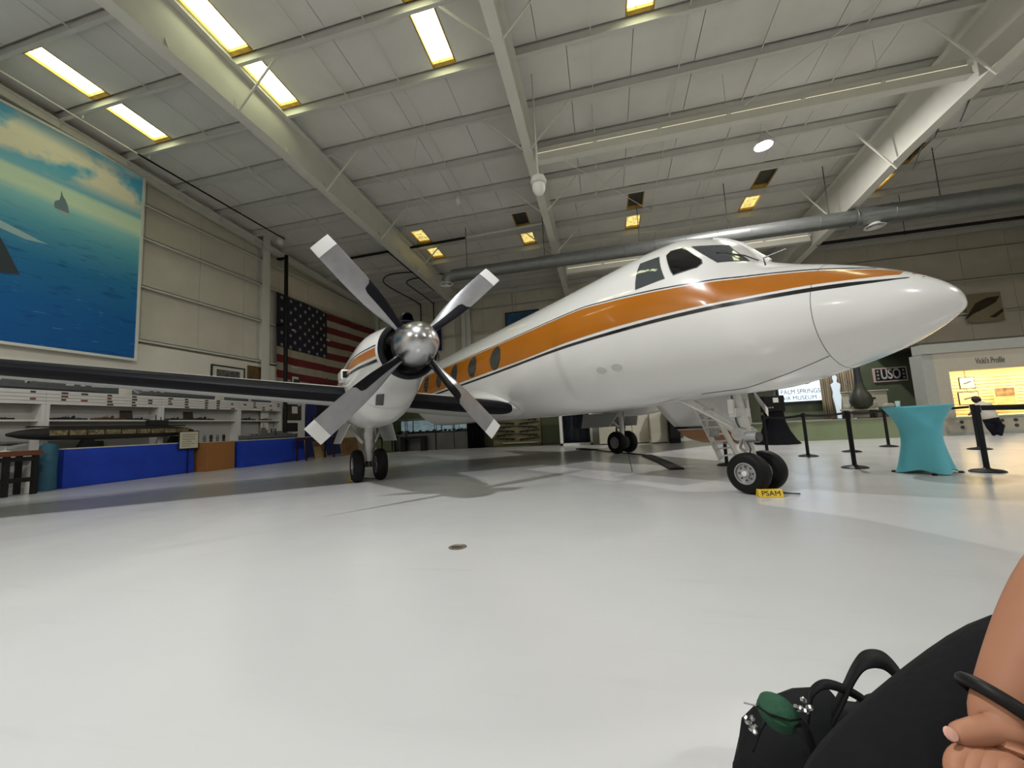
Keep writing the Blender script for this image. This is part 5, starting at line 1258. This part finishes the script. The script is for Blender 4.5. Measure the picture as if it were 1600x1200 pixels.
MB().box((XI, 17.2, .5), (XR, 17.3, fz0+.3)).build('interior_back', M_WARM, sf); slab([(px1+.02, GY+.3), (px1+.10, GY+.3), (XI+.1, 17.3), (XI, 17.3)], .5, fz0+.3).build('interior_side', M_WARM, sf); slab(room, fz0+.25, fz0+.31).build('interior_ceiling', M_WARM, sf); slab(room, .48, .54).build('interior_floor', M_WARM, sf)
MB().box((XR-.1, GY, 0), (XR, 17.3, fz1)).build('end_wall', M_GREY, sf)
for k in range(12): MB().box((XI+.25, 17.16, .62+.11*k), (XR-.1, 17.2, .705+.11*k)).build('slat', M_WARM, sf)
MB().box((wx0, GY+.05, .56), (XR, GY+.06, fz0)).build('window_pane', mat('shop_glass', (.95, .97, .95), .02, trans=1.0, ior=1.15), sf)
for x in (wx0+.01,): MB().box((x-.03, GY-.01, .56), (x+.02, GY+.06, fz0)).build('mullion', M_SHOPW, sf)
text_part('shop_lettering', "Vicki's Profile", mat('faded_lettering', C(84, 80, 74), .6), sf, PX(1547, 563, y=GY-.005), (1, 0, 0), (0, 0, 1), .26, extrude=.004, width=.72)
for k in range(10):
    for q in range(2):
        xx = px1+.45+.33*k; MB().cyl((xx, GY-.012, .40-.16*q), (xx, GY, .40-.16*q), .052, n=10).build('emblem', M_CARD, sf)
for x in (wx0+1.9, wx0+4.0):
    L = bpy.data.lights.new('shop_light', 'AREA'); L.shape = 'RECTANGLE'; L.size = 1.6; L.size_y = .5; L.energy = 55; L.color = (1.0, .85, .58)
    lo = bpy.data.objects.new('shop_light', L); COL.objects.link(lo); lo.parent = sf; lo.location = V((x, 16.2, fz0+.22)) - sf.location
    MB().box((x-.8, 15.95, fz0+.23), (x+.8, 16.45, fz0+.25)).build('ceiling_lamp', mat('warm_lamp', (1, .82, .5), .4, emit=4), sf)
def shop_pic(a, b, c, d, label, m):
    y = 16.6; p0 = PX(a, b, y=y); p1 = PX(c, d, y=y); t = thing('shop_picture', label, 'picture', (p0.x, y, p1.z), 'pictures in the shop window')
    f = .025; MB().box((p0.x, y, p1.z), (p1.x, y+.02, p0.z)).build('frame', M_FRB, t); MB().box((p0.x+f, y-.008, p1.z+f), (p1.x-f, y, p0.z-f)).build('paper', M_WARM, t)
    xm = (p0.x+p1.x)/2; w_ = p1.x-p0.x; zc = (p0.z+p1.z)/2
    MB().bar((xm-w_*.25, y-.01, zc-.03), (xm+w_*.25, y-.01, zc+.05), .004, .035).build('drawing', m, t)
    MB().cyl((xm, y+.02, p0.z), (xm, y+.02, fz0+.25), .006, n=5).build('hanging_wire', M_CARD, t)
shop_pic(1497, 590, 1525, 607, 'upper small framed paper in the lit shop window', M_CARD); shop_pic(1496, 613, 1532, 632, 'lower framed aircraft drawing in the lit shop window', M_CARD)
y = 16.9; p0 = PX(1552, 606, y=y); p1 = PX(1590, 632, y=y); t = thing('shop_photo', 'brown and white photo poster in the lit shop window behind the standing person', 'poster', (p0.x, y, p1.z))
MB().box((p0.x, y, p1.z), (p1.x, y+.03, p0.z)).build('board', M_WARM, t); MB().box((p0.x+.02, y-.005, (p0.z+p1.z)/2), (p1.x-.02, y, p0.z-.02)).build('upper_photo', mat('photo_brown', C(150, 122, 92), .6, var=.7, scale=6), t); MB().box((p0.x+.02, y-.005, p1.z+.02), (p1.x-.02, y, (p0.z+p1.z)/2-.01)).build('lower_photo', mat('photo_tan', C(206, 176, 132), .6, var=.2, scale=4), t)

# ------------------------------------------------------------------ stanchions
M_POST = mat('stanchion_black', (.009, .009, .010), .45, spec=.3)
SH = .95
def stanchion(p, label):
    t = thing('stanchion', label, 'stanchion', p, 'black belt stanchions')
    MB().lathe([(.001, 0), (.185, 0), (.185, .012), (.15, .028), (.05, .045), (.03, .06)], p, n=28, cap=False).build('base', M_POST, t, smooth=True, angle=30)
    MB().cyl(p+V((0, 0, .05)), p+V((0, 0, SH-.10)), .032, n=18).build('post', M_POST, t, smooth=True)
    MB().cyl(p+V((0, 0, SH-.11)), p+V((0, 0, SH)), .042, n=18).build('belt_head', M_POST, t, bevel=.006)
    return p
S = {}
S['a'] = stanchion(floor_pt(1263, 713), 'black stanchion in front of the stage just right of the nose wheels')
S['b'] = stanchion(floor_pt(1336, 731), 'nearer black stanchion between the nose wheels and the teal table')
S['c'] = stanchion(floor_pt(1331, 706), 'black stanchion half hidden behind the nearer one, in front of the piano')
S['d'] = stanchion(floor_pt(1389, 698), 'far black stanchion just left of the teal table top')
S['e'] = stanchion(floor_pt(1543, 737), 'nearest black stanchion right of the teal table')
S['f'] = stanchion(floor_pt(1531, 702), 'black stanchion behind the nearest one, in front of the shop window')
S['g'] = stanchion(floor_pt(1136, 727), 'black stanchion whose base shows under the airstair')
S['h'] = stanchion(floor_pt(1200, 716), 'black stanchion standing behind the nose gear leg')
def belt(a, b, label):
    a = V(a)+V((0, 0, SH-.055)); b = V(b)+V((0, 0, SH-.055)); d = (b-a).normalized(); a = a + d*.05; b = b - d*.05
    rows = []
    for i in range(9):
        u = i/8; p = a.lerp(b, u)+V((0, 0, -.03*math.sin(pi*u))); rows.append([p+V((0, 0, -.025)), p+V((0, 0, .025))])
    o = MB().grid(rows).build('belt', M_POST, base=a, solid=.004); tag(o, label, 'belt', 'stanchion belts')
belt(S['h'], S['a'], 'black belt between the stanchion behind the nose gear and the next one right')
belt(S['a'], S['c'], 'black belt in front of the stage below the standing cutout')
belt(S['c'], S['d'], 'black belt in front of the piano bench')
belt(S['d'], S['f'], 'black belt passing behind the teal table')
belt(S['e'], S['e']+V((2.2, -.35, 0)), 'black belt running off the right edge from the nearest stanchion')
belt(S['f'], S['f']+V((3.0, .4, 0)), 'black belt running right in front of the standing person')
S['i'] = stanchion(S['e']+V((2.2, -.35, 0)), 'black stanchion beyond the right edge, nearer the viewer')
S['j'] = stanchion(S['f']+V((3.0, .4, 0)), 'black stanchion beyond the right edge, near the shop window')
# ------------------------------------------------------------------ teal cocktail table
tc_ = floor_pt(1448, 738); M_TEALC = mat('teal_spandex', C(98, 188, 204), .6, var=.05, scale=4)
ct = thing('cocktail_table', 'tall cocktail table in a tight teal stretch cover', 'table', tc_)
rows = []; n = 48
for h_, r, lob in ((.012, .37, 1.0), (.06, .345, .9), (.15, .315, .65), (.28, .275, .35), (.42, .238, .12), (.54, .222, 0), (.66, .235, 0), (.78, .275, 0), (.88, .325, 0), (.95, .372, 0), (.975, .39, 0), (.985, .385, 0)):
    row = []
    for k in range(n):
        a = 2*pi*k/n+.35; f_ = 1 - lob*.30*(.5-.5*math.cos(4*a)); zz = h_ + (.0 if h_ > .1 else lob*.05*(.5-.5*math.cos(4*a)))
        row.append((tc_.x+r*f_*math.cos(a), tc_.y+r*f_*math.sin(a), zz))
    rows.append(row)
MB().grid(rows, close=True).build('stretch_cover', M_TEALC, ct, smooth=True, angle=70)
MB().lathe([(.386, .982), (.001, .986)], tc_, n=48, cap=False).build('table_top', M_TEALC, ct, smooth=True)
for k in range(4):
    a = -.35 + k*pi/2; p = tc_+V((.355*math.cos(a), .355*math.sin(a), 0)); MB().lathe([(.03, 0), (.03, .02), (.015, .03)], p, n=12).build('foot', M_BLACK, ct)
p = PX(1416, 632, z=.99); cup = thing('plastic_cup', 'small clear white cup standing on the teal table', 'cup', (tc_.x-.12, tc_.y+.18, .987)); MB().lathe([(.022, 0), (.025, .005), (.032, .085), (.029, .085), (.022, .008)], (tc_.x-.12, tc_.y+.18, .987), n=18, cap=False).build('cup_wall', M_WHITE, cup, smooth=True)
MB().lathe([(.0215, .004), (.001, .004)], (tc_.x-.12, tc_.y+.18, .987), n=18, cap=False).build('cup_base', M_WHITE, cup)
# ------------------------------------------------------------------ black draped stand with equipment
p = V((PX(1214, 690, y=14.25).x, 14.25, 0)); bs = thing('draped_stand', 'black cloth draped stand with flared hem left of the video screen', 'stand', p)
rows = []
for h_, r in ((.01, .62), (.12, .52), (.4, .38), (.7, .29), (.95, .27), (1.0, .27)):
    rows.append([(p.x+(r+.03*math.sin(k*2.1)*(1-h_))*math.cos(2*pi*k/36), p.y+(r+.03*math.sin(k*2.1)*(1-h_))*math.sin(2*pi*k/36), h_) for k in range(36)])
g = MB().grid(rows, close=True); g.f.append(tuple(range(len(g.v)-36, len(g.v)))); g.build('cloth', mat('black_drape', (.006, .006, .008), .9, spec=.1), bs, smooth=True)
eq = thing('equipment_case', 'dark equipment case with a white label on the black draped stand', 'equipment', p+V((0, 0, 1.0))); MB().box((p.x-.30, p.y-.2, 1.0), (p.x+.28, p.y+.2, 1.52)).build('body', M_BLACK, eq, bevel=.03); MB().box((p.x-.05, p.y-.215, 1.30), (p.x+.10, p.y-.20, 1.45)).build('label_plate', M_WHITE, eq)
for k in range(3): MB().cyl((p.x-.22+.07*k, p.y-.21, 1.15), (p.x-.22+.07*k, p.y-.2, 1.15), .025, n=10).build('knob', M_HUB, eq)
# ------------------------------------------------------------------ people
def skin_obj(name, verts, edges, rad, m, parent, sub=2, root=0):
    me = bpy.data.meshes.new(name); off = V(parent['_o']) if parent is not None and parent.get('_o') is not None else V((0,0,0))
    me.from_pydata([tuple(V(v)-off) for v in verts], edges, [])
    o = bpy.data.objects.new(name, me); COL.objects.link(o); o.parent = parent
    if off is not None: o['_o'] = tuple(off)
    md = o.modifiers.new('skin', 'SKIN'); md.use_smooth_shade = True; md.branch_smoothing = .4
    sv = me.skin_vertices[0].data
    for i, r in enumerate(rad):
        sv[i].radius = (r, r) if not isinstance(r, tuple) else r; sv[i].use_root = (i == root)
    s = o.modifiers.new('sub', 'SUBSURF'); s.levels = sub; s.render_levels = sub
    me.materials.append(m)
    # bake the modifiers so that the object is plain mesh
    bpy.context.view_layer.update()
    dg = bpy.context.evaluated_depsgraph_get(); nm = bpy.data.meshes.new_from_object(o.evaluated_get(dg))
    o.modifiers.clear(); o.data = nm; nm.name = name
    for p in nm.polygons: p.use_smooth = True
    return o
class SK:
    def __init__(s): s.v = []; s.e = []; s.r = []
    def chain(s, pts, rad, start=None):
        prev = start
        for p, r in zip(pts, rad):
            s.v.append(V(p)); s.r.append(r); i = len(s.v)-1
            if prev is not None: s.e.append((prev, i))
            prev = i
        return prev
    def build(s, name, m, parent, sub=2): return skin_obj(name, s.v, s.e, s.r, m, parent, sub)
M_SKIN = mat('skin', C(160, 112, 86), .55, var=.05, scale=9, spec=.3)
M_PANTS = mat('black_trousers', (.009, .009, .010), .9, spec=.12, bump=.15, bscale=60)
M_TOP = mat('dark_top', (.03, .03, .035), .9); M_HAIR = mat('dark_hair', C(40, 28, 20), .6); M_NAIL = mat('finger_nail', C(206, 158, 142), .3)
def D(px, py, d): return PX(px, py, d=d)
HP = D(1680, 1058, 1.0); K = D(1335, 1310, .86)
me_ = thing('person', 'reclining person in black trousers whose bare forearm and hand enter at lower right', 'person', (.74, .76, 0))
el = D(1712, 850, .86); wr = D(1566, 1106, .80)
PEL = HP + V((.24, -.08, -.04)); TO = V((.30, -.10, .46))             # torso leans away to the right
HQ = HP + V((.08, .05, -.10)); KQ = K + V((.07, .05, -.11)); AK = V((.20, .62, .09)); AQ = V((.36, .76, .09))
b = SK()
pel = b.chain([PEL], [.13])
b.chain([PEL], [.13]) if False else None
chest = b.chain([PEL+TO*.33, PEL+TO*.68, PEL+TO], [.115, .12, .11], pel)
neck = b.chain([PEL+TO*1.22, PEL+TO*1.36], [.055, .05], chest)
hd = PEL+TO*1.36
b.chain([hd+V((.02, -.02, .08)), hd+V((.02, -.03, .16)), hd+V((.02, -.02, .22))], [.085, .088, .06], neck)
s1 = PEL+TO+V((-.02, -.19, .03)); s2 = PEL+TO+V((.06, .18, .03))
sh = b.chain([s1], [.058], chest)
ar = b.chain([s1.lerp(el, .5), el, el.lerp(wr, .35), el.lerp(wr, .7), wr], [.046, .043, .046, .038, .0305], sh)
hp = b.chain([D(1566, 1150, .79), D(1566, 1184, .785)], [(.032, .024), (.040, .024)], ar)
b.chain([D(1545, 1138, .778), D(1520, 1146, .768), D(1500, 1148, .76), D(1487, 1150, .756)], [.0165, .0138, .0118, .008], hp-1)
for k in range(4):
    ox = 24*k
    b.chain([D(1526+ox, 1186+5*k, .772+.004*k), D(1500+ox, 1176+8*k, .762), D(1490+ox, 1206+8*k, .752), D(1505+ox, 1232+8*k, .748)], [.0155, .0132, .0118, .0088] if k < 3 else [.0125, .011, .0098, .0078], hp)
sl = b.chain([s2], [.058], chest)
al = b.chain([s2+V((.04, .10, -.24)), s2+V((-.12, .14, -.42)), s2+V((-.18, .15, -.44))], [.045, .033, .03], sl)
for k in range(4): b.chain([s2+V((-.22, .12+.02*k, -.45)), s2+V((-.26, .12+.02*k, -.46))], [.010, .008], al)
b.chain([HP, HP.lerp(K, .5), K, K.lerp(AK, .5), AK, AK+V((-.08, -.10, -.045))], [.075, .066, .055, .048, .036, .03], pel)
b.chain([HQ, HQ.lerp(KQ, .5), KQ, KQ.lerp(AQ, .5), AQ, AQ+V((-.10, -.06, -.045))], [.075, .066, .055, .048, .036, .03], pel)
b.build('body', M_SKIN, me_, 2)
t_ = SK(); r0 = t_.chain([PEL], [.145])
t_.chain([HP, HP.lerp(K, .3), HP.lerp(K, .7), K, K.lerp(AK, .3), K.lerp(AK, .65), AK], [.108, .102, .094, .082, .072, .06, .05], r0)
t_.chain([HQ, HQ.lerp(KQ, .5), KQ, KQ.lerp(AQ, .5), AQ], [.10, .09, .076, .06, .05], r0); t_.build('trousers', M_PANTS, me_, 2)
sk = SK(); r0 = sk.chain([PEL+TO*.12, PEL+TO*.35, PEL+TO*.7, PEL+TO*1.02], [.145, .13, .135, .12]); sk.chain([s1.lerp(PEL+TO, .2)], [.07], r0); sk.chain([s2.lerp(PEL+TO, .2)], [.07], r0); sk.build('sleeveless_top', M_TOP, me_, 2)
sk = SK(); sk.chain([hd+V((.05, .03, -.02)), hd+V((.06, .05, .08)), hd+V((.05, .03, .19)), hd+V((.01, -.03, .245))], [.075, .095, .092, .05]); sk.build('hair', M_HAIR, me_, 2)
for a in (AK, AQ):
    sk = SK(); sk.chain([a+V((.05, .05, -.045)), a+V((-.03, -.03, -.045)), a+V((-.12, -.11, -.055))], [.044, .046, .034]); sk.build('shoe', M_PANTS, me_, 2)
fd = V((-.75, -.66, 0)).normalized(); fs = V((.66, -.75, 0)).normalized(); fc = hd+V((.02, -.03, .15))
for q in (-1, 1): MB().lathe([(.001, -.006), (.009, -.004), (.011, 0), (.009, .004), (.001, .006)], fc+fd*.083+fs*q*.031, fd, 10, cap=False).build('eye', M_TOPW, me_, smooth=True)
MB().tube([fc+fd*.086+V((0, 0, -.01)), fc+fd*.102+V((0, 0, -.04)), fc+fd*.085+V((0, 0, -.05))], [.008, .012, .008], 8).build('nose', M_SKIN, me_, smooth=True)
MB().tube([fc+fd*.080-fs*.024+V((0, 0, -.075)), fc+fd*.086+V((0, 0, -.077)), fc+fd*.080+fs*.024+V((0, 0, -.075))], [.003, .006, .003], 8).build('mouth', mat('lips', C(150, 84, 78), .5), me_, smooth=True)
tn = D(1486, 1147, .748); MB().lathe([(.0068, -.001), (.006, .0012), (.001, .002)], tn, (CAM_U*.6-CAM_W*.7), 12).build('thumb_nail', M_NAIL, me_, smooth=True)
ax = (wr-el).normalized(); wb_ = thing('wristband', 'thin black elastic band around the wrist at lower right', 'wristband', wr-ax*.004)
a1 = ax.cross(V((0, 0, 1))).normalized(); a2 = ax.cross(a1); ring = [wr - ax*.004 + (a1*math.cos(2*pi*k/28)+a2*math.sin(2*pi*k/28))*.0325 for k in range(29)]
MB().tube(ring, .0075, 10, cap=False).build('band', M_BLACK, wb_, smooth=True)
se = thing('seat_bench', 'plain low bench carrying the reclining person in the foreground', 'bench', (1.1, .6, 0)); MB().box((.74, .30, .36), (1.6, .88, .42)).build('seat', M_WOOD, se, bevel=.01)
for (x, y) in ((.80, .36), (1.54, .36), (.80, .82), (1.54, .82)): MB().box((x-.03, y-.03, 0), (x+.03, y+.03, .36)).build('leg', M_BLACK, se)

# ------------------------------------------------------------------ black bag
M_BAG = mat('black_nylon', (.006, .0065, .007), .7, spec=.2); M_BAGG = mat('green_cloth', C(28, 74, 50), .8, var=.3, scale=20, bump=.3, bscale=50)
bc = V((.45, 1.15, 0)); bag = thing('backpack', 'black backpack with looped carry strap on the floor by the knee', 'backpack', bc)
R = Matrix.Rotation(-.45, 3, 'Z'); rows = []
for z, wx, wy, e in ((.005, .20, .11, 3), (.04, .225, .13, 3.2), (.11, .225, .135, 3), (.18, .205, .12, 2.6), (.235, .17, .10, 2.4), (.275, .11, .07, 2.2), (.295, .05, .03, 2)):
    row = []
    for k in range(40):
        a = 2*pi*k/40; c_, s_ = math.cos(a), math.sin(a); f_ = 1+.05*math.sin(5*a+z*14)+.035*math.sin(8*a-z*34)
        row.append(bc + R @ V((wx*f_*math.copysign(abs(c_)**(2/e), c_), wy*f_*math.copysign(abs(s_)**(2/e), s_), z)) + V((.25*z, .1*z, .03*math.sin(2*a+.6)*min(1, z*6))) )
    rows.append(row)
g = MB().grid(rows, close=True); g.f.append(tuple(range(len(g.v)-40, len(g.v)))); g.f.append(tuple(range(40))); g.build('bag_body', M_BAG, bag, smooth=True, angle=70)
def ribbon(pts, w_, wd, name, m, par):
    """flat webbing strap through pts; wd = width direction"""
    P_ = [V(p) for p in pts]; out = []
    for i in range(len(P_)-1):
        p0 = P_[max(i-1, 0)]; p1 = P_[i]; p2 = P_[i+1]; p3 = P_[min(i+2, len(P_)-1)]
        for k in range(6):
            t = k/6; out.append(.5*((2*p1)+(-p0+p2)*t+(2*p0-5*p1+4*p2-p3)*t*t+(-p0+3*p1-3*p2+p3)*t**3))
    out.append(P_[-1]); wd = V(wd).normalized()*w_/2
    return MB().grid([[p-wd, p+wd] for p in out]).build(name, m, par, smooth=True, solid=.004)
YB_ = 1.10
def BP(px, py, y=YB_): return PX(px, py, y=y)
ribbon([BP(1300, 1120), BP(1318, 1085), BP(1335, 1050), BP(1352, 1031), BP(1378, 1031), BP(1400, 1050), BP(1418, 1080), BP(1425, 1120)], .055, (.45, .9, .25), 'carry_strap', M_BAG, bag)
ribbon([BP(1262, 1125), BP(1265, 1100), BP(1270, 1080), BP(1290, 1069), BP(1320, 1077), BP(1350, 1094), BP(1370, 1115)], .024, (.3, .9, .3), 'thin_strap', M_BAG, bag)
ribbon([BP(1180, 1165, 1.05), BP(1200, 1120, 1.06), BP(1230, 1118, 1.05), BP(1262, 1150, 1.02), BP(1275, 1200, 1.0)], .04, (.5, .8, .1), 'shoulder_strap', M_BAG, bag)
gc = BP(1216, 1112, 1.06); gp = thing('green_pouch', 'small dark green cloth pouch on top of the black backpack', 'pouch', gc)
MB().lathe([(.001, -.026), (.03, -.023), (.041, -.008), (.040, .008), (.028, .019), (.01, .025), (.001, .026)], gc, (.25, -.3, 1), 26, cap=False).build('pouch_body', M_BAGG, gp, smooth=True)
MB().tube([gc+V((-.042, 0, .008)), gc+V((-.028, -.030, .012)), gc+V((.008, -.040, .010)), gc+V((.036, -.022, .004))], .0025, 6).build('zip', M_BAG, gp)
MB().cyl(gc+V((-.040, 0, .008)), gc+V((-.066, .01, .006)), .002, n=6).build('zip_pull', M_HUB, gp)
for k, (a, b_) in enumerate(((1252, 1099), (1180, 1132))):
    kc = BP(a, b_, 1.05); kt = thing('key_charms', ('cluster of shiny metal charms right of the green pouch', 'small metal charms hanging left below the green pouch')[k], 'charms', kc)
    for q in range(7):
        p = kc + V((random.uniform(-.018, .018), random.uniform(-.01, .01), random.uniform(-.014, .014))); MB().lathe([(.001, -.006), (.006, -.003), (.006, .003), (.001, .006)], p, (random.random(), random.random(), 1), 8, cap=False).build('charm', M_CHROME, kt, smooth=True)

# ------------------------------------------------------------------ far visitor at the shop window
fp_ = PX(1553, 681, z=0); vs = thing('person', 'visitor in a white shirt and dark trousers standing with crossed legs at the shop window', 'person', fp_)
def vp(x, y, z): return fp_ + V((x, y, z))
cv, hv = vp(-.08, .08, .84), vp(-.16, .16, 1.03)
b = SK(); r0 = b.chain([vp(0, 0, .58)], [.09]); c0 = b.chain([vp(-.04, .04, .70), cv], [.09, .10], r0)
n0 = b.chain([vp(-.12, .12, .95)], [.05], c0); b.chain([hv, hv+V((-.005, .01, .06))], [.078, .07], n0)
for q in (-1, 1): b.chain([cv+V((q*.15, .0, .05)), cv+V((q*.22, .06, -.14)), cv+V((q*.17, .24, -.22)), cv+V((q*.14, .31, -.22))], [.05, .04, .034, .03], c0)
b.chain([vp(-.06, .0, .46), vp(-.03, .0, .27), vp(.02, -.02, .07), vp(.0, .07, .035)], [.07, .055, .042, .03], r0)
b.chain([vp(.07, .0, .46), vp(.12, -.04, .27), vp(.06, -.08, .07), vp(.14, -.01, .035)], [.07, .055, .042, .03], r0); b.build('body', M_SKIN, vs, 2)
M_SHIRT = mat('shirt_white', C(196, 190, 180), .8); M_NPANT = mat('navy_trousers', (.010, .011, .016), .9, spec=.1)
def blob(pts, rad, name, m, flat=1.0):
    g = MB(); P_ = [V(q) for q in pts]; dirn = (P_[-1]-P_[0]).normalized()
    return g.tube([P_[0]-dirn*rad[0]*.55] + P_ + [P_[-1]+dirn*rad[-1]*.55], [rad[0]*.55] + list(rad) + [rad[-1]*.55], 18).build(name, m, vs, smooth=True, angle=80)
blob([vp(.0, .0, .50), vp(-.02, .02, .60), vp(-.05, .05, .74), cv, vp(-.10, .10, .93)], [.165, .170, .178, .185, .11], 'white_shirt', M_SHIRT)
for q in (-1, 1): blob([cv+V((q*.13, .0, .05)), cv+V((q*.19, .03, -.04)), cv+V((q*.215, .055, -.11))], [.085, .075, .062], 'shirt_sleeve', M_SHIRT)
blob([vp(.0, .0, .40), vp(.0, .0, .48), vp(.0, .0, .52)], [.155, .165, .16], 'trouser_seat', M_NPANT)
blob([vp(-.06, .0, .42), vp(-.03, .0, .25), vp(.02, -.02, .08)], [.105, .095, .075], 'trouser_leg', M_NPANT); blob([vp(.07, .0, .42), vp(.12, -.04, .25), vp(.06, -.08, .08)], [.11, .11, .085], 'trouser_leg', M_NPANT)
blob([hv+V((.02, -.025, -.03)), hv+V((.01, -.012, .03)), hv+V((-.002, .005, .075))], [.082, .098, .09], 'dark_hair', M_HAIR)
for (x, y) in ((.0, .02), (.11, -.05)): blob([vp(x-.01, y-.05, .036), vp(x+.02, y+.02, .038), vp(x+.05, y+.08, .032)], [.032, .036, .028], 'shoe', M_BLACK)
for o in bpy.data.objects:
    if '_o' in o.keys(): del o['_o']
